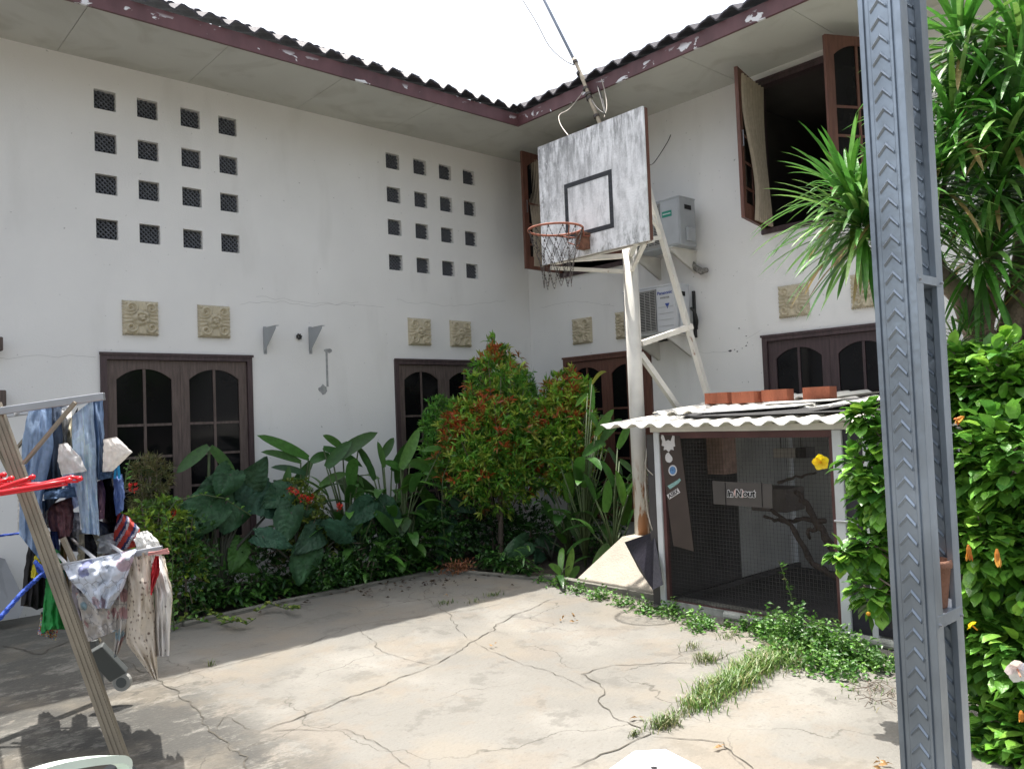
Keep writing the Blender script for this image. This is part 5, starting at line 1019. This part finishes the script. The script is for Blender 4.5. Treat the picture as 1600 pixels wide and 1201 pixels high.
for i, (x, y, Y, rx, rz, l) in enumerate([(590, 860, -1.1, .45, .28, 'dark low bush along the kerb in the middle of the left bed'), (690, 850, -1.05, .42, .35, 'dark low bush under the left edge of the red-tipped tree'), (740, 830, -.7, .5, .4, 'dark bush in the deep shade behind the trunk of the red-tipped tree'), (505, 880, -1.15, .28, .2, 'small dark bush with tiny leaves next to the pale hanging leaf'), (400, 900, -.8, .5, .3, 'dark undergrowth between the two elephant ear plants'), (290, 900, -1.15, .3, .5, 'dark twiggy bush just right of the washing'), (830, 850, -1.2, .45, .35, 'dark bush between the trunks of the two small trees'), (770, 850, -1.0, .5, .34, 'dark bush in front of the trunk of the red-tipped tree'), (940, 860, -2.0, .4, .45, 'dark bush in the corner behind the concrete footing')]):
    p = PY(x, y, Y); o, s = shrub('low_bush', l, [((p.x, Y, rz*.8), (rx, .28, rz))], 1500, .06, .026, [G1, GD, G2], 40+i, V((p.x, Y, 0)), 'bush', 5); s.tube([(p.x, Y, 0), (p.x, Y, rz)], [.012, .006], 5); build('stems', s, M_bark, o)
# slender stems with leaf pairs
def sprig(name, label, pts, L, W, cols, seed, dens=22, cat='plant', up=.3, m=None):
    r = random.Random(seed); P = [V(p) for p in pts]; f = MB(); s = MB(); o = plant(name, label, cat, P[0]); s.tube(P, [.006*(1-.5*i/len(P)) for i in range(len(P))], 5)
    tot = sum((b-a).length for a, b in zip(P, P[1:]))
    for a, b in zip(P, P[1:]):
        k = max(1, int((b-a).length*dens))
        for i in range(k):
            q = a.lerp(b, (i+r.random()*.5)/k)
            for sd in (0, 1): an = r.uniform(0, 6.28); quadleaf(f, q, V((math.cos(an), math.sin(an), up+r.uniform(-.3, .4))), L*r.uniform(.6, 1.2), W*r.uniform(.8, 1.2), jit(r.choice(cols), .2, r), r)
    build('foliage', f, m or M_leaf, o); build('stem', s, M_stem, o)
sprig('vine', 'thin upright stem with bright paired leaves beside the washing', [PY(272, 985, -1.6), PY(268, 930, -1.6), PY(270, 870, -1.6), PY(262, 815, -1.6), PY(258, 803, -1.6)], .06, .028, [G3, GL], 50, 30)
sprig('vine', 'arching thin branch with small bright leaves over the elephant ears', [PY(262, 800, -1.3), PY(275, 782, -1.3), PY(315, 772, -1.35), PY(350, 778, -1.35), PY(392, 805, -1.3)], .055, .03, [G3, GL], 51, 14)
sprig('vine', 'thin stem with leaf pairs beside the blue peg', [PY(195, 762, -1.7), PY(198, 735, -1.7), PY(203, 718, -1.7)], .05, .02, [G3, GL], 52, 24)
sprig('vine', 'flowering weed stem rising in front of the cage mesh', [PX(1246, 985, -2.62), PX(1236, 930, -2.6), PX(1226, 900, -2.6), PX(1217, 876, -2.6)], .045, .022, [GL, G3, (.25, .3, .12)], 53, 40)
for i, pts in enumerate([[(285, 965), (320, 952), (350, 968), (380, 970)], [(400, 955), (420, 942), (445, 950), (470, 950)], [(345, 975), (370, 968), (385, 975), (400, 965)], [(270, 975), (300, 965), (330, 972)]]):
    sprig('creeper', ['yellow green creeper spreading over the concrete edge beside the washing', 'creeper reaching over the kerb below the pale hanging leaf', 'yellow leaved creeper tip lying on the concrete', 'creeper at the foot of the upright paired-leaf stem'][i], [PZ(x, y, .04+.04*(j % 2)) for j, (x, y) in enumerate(pts)], .06, .032, [(.13, .2, .03), G3, (.2, .25, .04)], 60+i, 34)
sprig('vine', 'pale thin stem rising from the dark bed left of the trunk', [PY(697, 860, -1.2), PY(690, 800, -1.2), PY(692, 745, -1.2), PY(705, 712, -1.2)], .05, .012, [(.25, .26, .1), G2], 70, 10)
r = random.Random(123)
for i, (x0, x1, y0, y1, l) in enumerate([(300, 400, 955, 945, 'low leaves spilling over the concrete left of the pale hanging leaf'), (400, 500, 940, 925, 'low leaves spilling over the concrete under the pale hanging leaf'), (500, 600, 925, 908, 'low leaves spilling over the kerb in the middle of the left bed'), (600, 680, 905, 893, 'low leaves spilling over the kerb beside the dry brown heap'), (760, 840, 890, 905, 'low leaves along the kerb in the corner by the footing')]):
    o = plant('edge_plant', l, 'plant', PZ((x0+x1)/2, (y0+y1)/2, 0)); f = MB()
    for k in range(330):
        t = r.random(); p = PZ(x0+(x1-x0)*t, y0+(y1-y0)*t, 0)+V((r.gauss(0, .03), .10+r.gauss(0, .07), 0)); p.z = abs(r.gauss(0, .09))+.02
        a = r.uniform(0, 6.28); blade(f, p, (math.cos(a), math.sin(a)-.5, r.uniform(-.2, .8)), r.uniform(.06, .15), r.uniform(.02, .04), r.uniform(.6, 1.8), 4, .25, 'oval', jit(r.choice([G1, G2, G2, G3, GD]), .3, r), r=r)
    build('foliage', f, M_leafg, o, smooth=True)
# dry leaf litter
b = MB(); r = random.Random(5); c = PZ(717, 888, .05)
for i in range(230): quadleaf(b, c+V((r.gauss(0, .09), r.gauss(0, .045), r.uniform(-.03, .06))), rdir(r), .07, .012, jit((.24, .10, .045), .35, r), r)
tag(build('dry_frond_heap', b, M_leaf), 'heap of dry orange brown leaves on the kerb below the small trees', 'leaf litter')
b = MB()
for i in range(170):
    x = r.choice([r.uniform(380, 700), r.uniform(560, 860)]); t = (x-300)/560; p = PZ(x, 960-80*t+r.gauss(0, 8), .012); quadleaf(b, p, V((r.uniform(-1, 1), r.uniform(-1, 1), .1)), r.uniform(.03, .06), .02, jit((.05, .03, .02), .5, r), r)
for (x, y) in [(895, 960), (770, 1008), (1370, 1195), (1385, 1190), (990, 1122), (1125, 1165), (700, 930), (905, 970), (880, 968)]:
    p = PZ(x, y, .012)
    for k in range(3): quadleaf(b, p+V((r.uniform(-.03, .03), r.uniform(-.03, .03), 0)), V((r.uniform(-1, 1), r.uniform(-1, 1), .15)), .04, .018, (.30, .17, .06), r)
kind(tag(build('fallen_leaves', b, M_leaf), 'brown fallen leaves scattered along the kerb'), 'stuff')
# ---- weeds at the foot of the cage and grass in the joint
b = MB(); r = random.Random(9)
def weedy(b, c, n, sx, h, cols, L=.042, W=.022):
    for i in range(n):
        p = V((c.x+r.gauss(0, sx), c.y+r.gauss(0, sx), 0)); hh = h*1.25*r.uniform(.1, 1)**1.3*math.exp(-((p.x-c.x)**2+(p.y-c.y)**2)/(3*sx*sx)); lean = V((r.uniform(-.4, .4), r.uniform(-.4, .4), 1)).normalized(); k = max(2, int(hh/.022)); cc = r.choice(cols)
        for j in range(k):
            q = p+lean*(hh*(j+1)/k); a = r.uniform(0, 6.28); quadleaf(b, q, V((math.cos(a), math.sin(a), r.uniform(-.1, .7))), L*r.uniform(.6, 1.2), W*r.uniform(.7, 1.2), jit(cc, .25, r), r)
path = [(850, 908, .05, .08), (875, 915, .06, .10), (905, 925, .06, .11), (940, 935, .07, .12), (975, 945, .06, .11), (1010, 955, .06, .12), (1045, 962, .07, .14), (1085, 975, .07, .13), (1100, 982, .07, .10), (1190, 990, .08, .16), (1225, 1000, .10, .26), (1255, 1010, .10, .28), (1285, 1020, .10, .24), (1310, 1030, .11, .22), (1340, 1035, .10, .20), (1370, 1045, .08, .14), (1280, 1045, .09, .14), (1320, 1055, .07, .1), (1225, 1025, .08, .14), (1140, 980, .03, .06), (1165, 985, .04, .1)]
for x, y, sx, h in path: weedy(b, PZ(x, y, 0), int(80*(sx/.07)**1.6), sx, h*.9, [G2, G3, GL, (.07, .15, .03)])
kind(tag(build('weeds', b, M_leaf), 'low green weeds growing along the foot of the cage'), 'stuff')
b = MB()
def grass(c, n, sx, sy, h, cols):
    for i in range(n):
        p = V((c.x+r.gauss(0, sx), c.y+r.gauss(0, sy), 0)); a = r.uniform(0, 6.28); l = h*r.uniform(.4, 1.1); d = V((math.cos(a)*.5, math.sin(a)*.5, 1)).normalized(); s_ = V((-math.sin(a), math.cos(a), 0))*.0022; m_ = p+d*l*.6; e = p+d*l+V((math.cos(a), math.sin(a), -.4))*l*.3
        b.add([tuple(p-s_), tuple(p+s_), tuple(m_+s_), tuple(m_-s_), tuple(e)], [(0, 1, 2, 3), (3, 2, 4)], 0, jit(r.choice(cols), .3, r))
gp = [(1225, 1025), (1205, 1035), (1185, 1045), (1165, 1055), (1150, 1068), (1130, 1078), (1115, 1088), (1100, 1098), (1088, 1106)]
for k, (x, y) in enumerate(gp): grass(PZ(x, y), 430 if k < 6 else 200, .09 if k < 6 else .05, .055, .105 if k < 6 else .075, [(.10, .20, .03), (.14, .24, .045), (.07, .16, .03), (.26, .26, .11)])
for x, y, n, s_, h in [(1037, 1132, 260, .045, .07), (1105, 1032, 160, .06, .08), (1060, 1118, 60, .04, .05), (1080, 1012, 40, .05, .06), (770, 930, 60, .05, .05), (695, 943, 50, .05, .05), (745, 940, 30, .05, .05), (992, 1148, 40, .02, .04), (330, 1040, 16, .02, .06), (1140, 995, 60, .06, .05), (1360, 1080, 60, .12, .04), (1240, 1045, 100, .06, .08)]: grass(PZ(x, y), n, s_, s_*.7, h, [(.10, .17, .04), (.2, .2, .09), (.08, .13, .03)])
kind(tag(build('grass', b, M_leaf), 'bright grass growing out of the joint in the concrete'), 'stuff')
b = MB()
for k in range(26):
    p = PZ(1330+r.uniform(0, 70), 1060+r.uniform(0, 50), .01); a = r.uniform(0, 6.28); q = p+V((math.cos(a), math.sin(a), 0))*r.uniform(.06, .16); b.tube([p, (p+q)/2+V((0, 0, .02)), q], .002, 4)
kind(tag(build('dry_twigs', b, M_bark), 'thin dry twigs scattered beside the weeds'), 'stuff')
# ---- hibiscus, right foreground
hib = plant('hibiscus_bush', 'large glossy hibiscus bush with yellow and wilted orange flowers behind the steel post', 'hibiscus', V((-3.85, -7.15, 0)))
f = MB(); s = MB(); r = random.Random(77)
hb = [(D(1560, 600, 3.95), .20, .22), (D(1640, 620, 3.9), .26, .28), (D(1600, 720, 3.75), .30, .30), (D(1520, 700, 4.0), .16, .25), (D(1540, 850, 3.8), .20, .28), (D(1640, 870, 3.7), .30, .30), (D(1620, 1020, 3.6), .26, .25), (D(1560, 1130, 3.75), .14, .20), (D(1545, 1010, 3.8), .17, .25), (D(1560, 960, 3.9), .22, .25), (D(1520, 800, 4.1), .16, .25), (D(1600, 1190, 3.6), .2, .2), (D(1500, 600, 4.1), .14, .14), (D(1530, 1185, 3.7), .09, .12), (D(1660, 1160, 3.5), .28, .3), (D(1450, 620, 4.1), .13, .10), (D(1395, 690, 4.1), .12, .15), (D(1375, 770, 4.1), .13, .15), (D(1345, 730, 4.15), .09, .10), (D(1360, 850, 4.1), .10, .12), (D(1368, 925, 4.1), .10, .11), (D(1425, 850, 4.2), .18, .3), (D(1350, 650, 4.15), .06, .06), (D(1500, 560, 4.1), .1, .08), (D(1322, 868, 4.1), .045, .05), (D(1410, 800, 4.2), .15, .25)]
hub = V((-3.42, -7.25, .3))
for k, (c, rx, rz) in enumerate(hb):
    nl = int(52000*rx*rx*rz*(.55 if rx > .24 else 1))+70
    for i in range(nl):
        d = rdir(r); q = r.random()**.4; p = c+V((d.x*rx, d.y*rx, d.z*rz))*q*(1+.3*noise.noise(d*2.5+c)); dd = (d*.8+V((r.uniform(-.5, .5), r.uniform(-.5, .5), r.uniform(-.5, .35)))).normalized()
        L = r.uniform(.045, .10); blade(f, p, dd, L, L*.68, r.uniform(.3, 1.2), 3, .3, 'oval', jit(r.choice([(.11, .28, .035), (.16, .37, .045), (.07, .19, .03), (.22, .45, .06)]), .2, r), ruf=.04, r=r)
    s.tube([hub+V((r.uniform(-.1, .1), r.uniform(-.1, .1), -.3)), hub.lerp(c, .5)+V((0, 0, -.1)), c], [.011, .007, .003], 6)
    for i in range(6): s.tube([c, c+V([a*b_ for a, b_ in zip(rdir(r), (rx, rx, rz))])], [.004, .002], 4)
build('foliage', f, M_leafg, hib, smooth=True); build('branches', s, M_bark, hib)
M_pet = mat('petal', (.5, .5, .1), .6, .08, 40, tint=True, trans=.35)
def hibf(x, y, d, kind_, R, dirv, seed):
    b = MB(); rr = random.Random(seed); c = D(x, y, d); ax = V(dirv).normalized(); a1 = ax.orthogonal().normalized(); a2 = ax.cross(a1)
    col = {'y': (.75, .56, .01), 'o': (.55, .22, .03), 'w': (.75, .72, .72), 'b': (.62, .33, .02)}[kind_]
    if kind_ in 'yw':
        for i in range(5):
            a = i*2*math.pi/5; dd = (a1*math.cos(a)+a2*math.sin(a))+ax*.45; blade(b, c, dd, R, R*.95, .3, 5, .12, 'oval', jit(col, .06, rr), ruf=.05, r=rr, up=ax)
        b.tube([c, c+ax*R*1.3], [.004, .003], 5, 0, (.7, .35, .02) if kind_ == 'y' else (.6, .3, .2))
    else:
        b.tube([c-ax*R*.7, c-ax*R*.3, c+ax*R*.3, c+ax*R*.8], [.004, .010, .011, .003], 7, 0, col)
        for i in range(4): blade(b, c-ax*R*.2, ax+rdir(rr)*.35, R*1.1, R*.4, .4, 4, .3, 'oval', jit((.5, .14, .03) if i % 2 else (.7, .35, .05), .15, rr), ruf=.05, r=rr)
    o = build('flower', b, M_pet, hib); return o
hibf(1283, 722, 4.0, 'y', .046, (-.8, -.3, .1), 1)['label'] = 'large open yellow flower in front of the cage post'
for i, (x, y, d, k, R, v) in enumerate([(1514, 862, 3.5, 'o', .045, (.1, 0, -1)), (1558, 870, 3.45, 'o', .05, (-.1, 0, -1)), (1500, 654, 3.65, 'o', .05, (-.9, .1, -.2)), (1357, 958, 3.95, 'b', .014, (0, 0, -1)), (1515, 973, 3.5, 'y', .03, (0, -.6, -.5)), (1596, 1118, 3.3, 'o', .03, (0, 0, -1)), (1590, 1045, 3.25, 'w', .055, (-.9, -.4, -.1)), (1375, 1190, 3.7, 'b', .014, (1, 0, 0))][:-1]): hibf(x, y, d, k, R, v, 10+i)
# ---- dragon tree style plant with strap leaves
dr = plant('strap_leaf_tree', 'branching tree with big rosettes of long drooping strap leaves at the upper right', 'tree', V((-2.35, -6.62, 0)))
s = MB(); r = random.Random(88); base = V((-2.35, -6.62, 0))
def br(pts, rr): s.tube([V(p) for p in pts], rr, 12)
k0 = D(1555, 620, 4.8); k1 = D(1530, 520, 4.8); kl = D(1470, 430, 4.75); kl2 = D(1400, 385, 4.7); kr = D(1585, 500, 4.8); ku = D(1570, 400, 4.8)
br([base, V((-2.33, -6.6, .9)), k0, k1], [.12, .11, .10, .085]); br([k1, D(1505, 465, 4.75), kl, kl2, D(1352, 330, 4.7)], [.085, .068, .06, .05, .035]); br([k0, D(1568, 560, 4.8), kr, D(1592, 440, 4.8), D(1610, 330, 4.9)], [.09, .08, .075, .06, .045]); br([k1, D(1545, 470, 4.85), D(1552, 400, 4.85), D(1560, 300, 4.8)], [.07, .055, .05, .04]); br([k0, D(1620, 540, 4.7), D(1650, 430, 4.7)], [.08, .07, .06]); br([kl, D(1450, 380, 4.7), D(1470, 290, 4.7)], [.045, .035, .03])
build('trunk', s, M_bark, dr, smooth=True)
def rosette(c, ax, n0, L, W, seed, cols=((.07, .22, .03), (.10, .28, .04), (.05, .16, .025), (.18, .34, .08)), dead=0):
    n = int(n0*1.35); f = MB(); rr = random.Random(seed); ax = V(ax).normalized(); a1 = ax.orthogonal().normalized(); a2 = ax.cross(a1)
    for i in range(n):
        t = (i+.5)/n; th = .15+1.95*t**.8+rr.uniform(-.15, .15); a = i*2.39996+rr.uniform(-.3, .3)
        dd = ax*math.cos(th)+(a1*math.cos(a)+a2*math.sin(a))*math.sin(th); p = c-ax*.14*t+dd*.02
        col = jit(rr.choice(cols), .2, rr)
        if dead and rr.random() < dead and t > .7: col = (.30, .22, .08)
        blade(f, p, dd, L*rr.uniform(.75, 1.15)*(.75+.25*math.sin(t*3.1)), W*.92*rr.uniform(.8, 1.15), rr.uniform(1.0, 2.5)*(.35+t), 9, .25, 'strap', col, r=rr)
    build('leaf_rosette', f, M_leafg, dr, smooth=True)
for i, (x, y, d, ax, n, L, W) in enumerate([(1345, 345, 4.6, (-.45, -.1, .75), 90, .60, .034), (1325, 300, 4.7, (-.5, 0, .7), 60, .55, .032), (1400, 300, 4.6, (0, -.2, 1), 70, .55, .034), (1470, 270, 4.7, (-.1, -.1, 1), 70, .55, .034), (1490, 190, 4.8, (0, 0, 1), 70, .62, .036), (1560, 280, 4.7, (.1, -.2, 1), 90, .6, .036), (1500, 60, 4.9, (-.2, 0, 1), 60, .6, .036), (1590, 180, 4.6, (0, -.3, 1), 80, .6, .038), (1440, 330, 4.8, (-.2, 0, 1), 50, .5, .032), (1540, 160, 4.9, (-.1, 0, 1), 70, .65, .036), (1625, 280, 4.8, (.2, 0, 1), 90, .6, .036), (1600, 80, 4.8, (0, -.1, 1), 90, .72, .04), (1660, 380, 4.6, (.2, -.1, .9), 80, .6, .036), (1550, 400, 4.6, (-.2, -.5, .3), 60, .5, .034), (1495, 535, 4.6, (-.3, -.1, .9), 36, .22, .018), (1512, 510, 4.65, (.1, 0, 1), 34, .24, .02), (1680, 180, 4.8, (.2, 0, 1), 60, .6, .036)]):
    rosette(D(x, y, d), ax, n, L, W, 200+i, dead=.15)
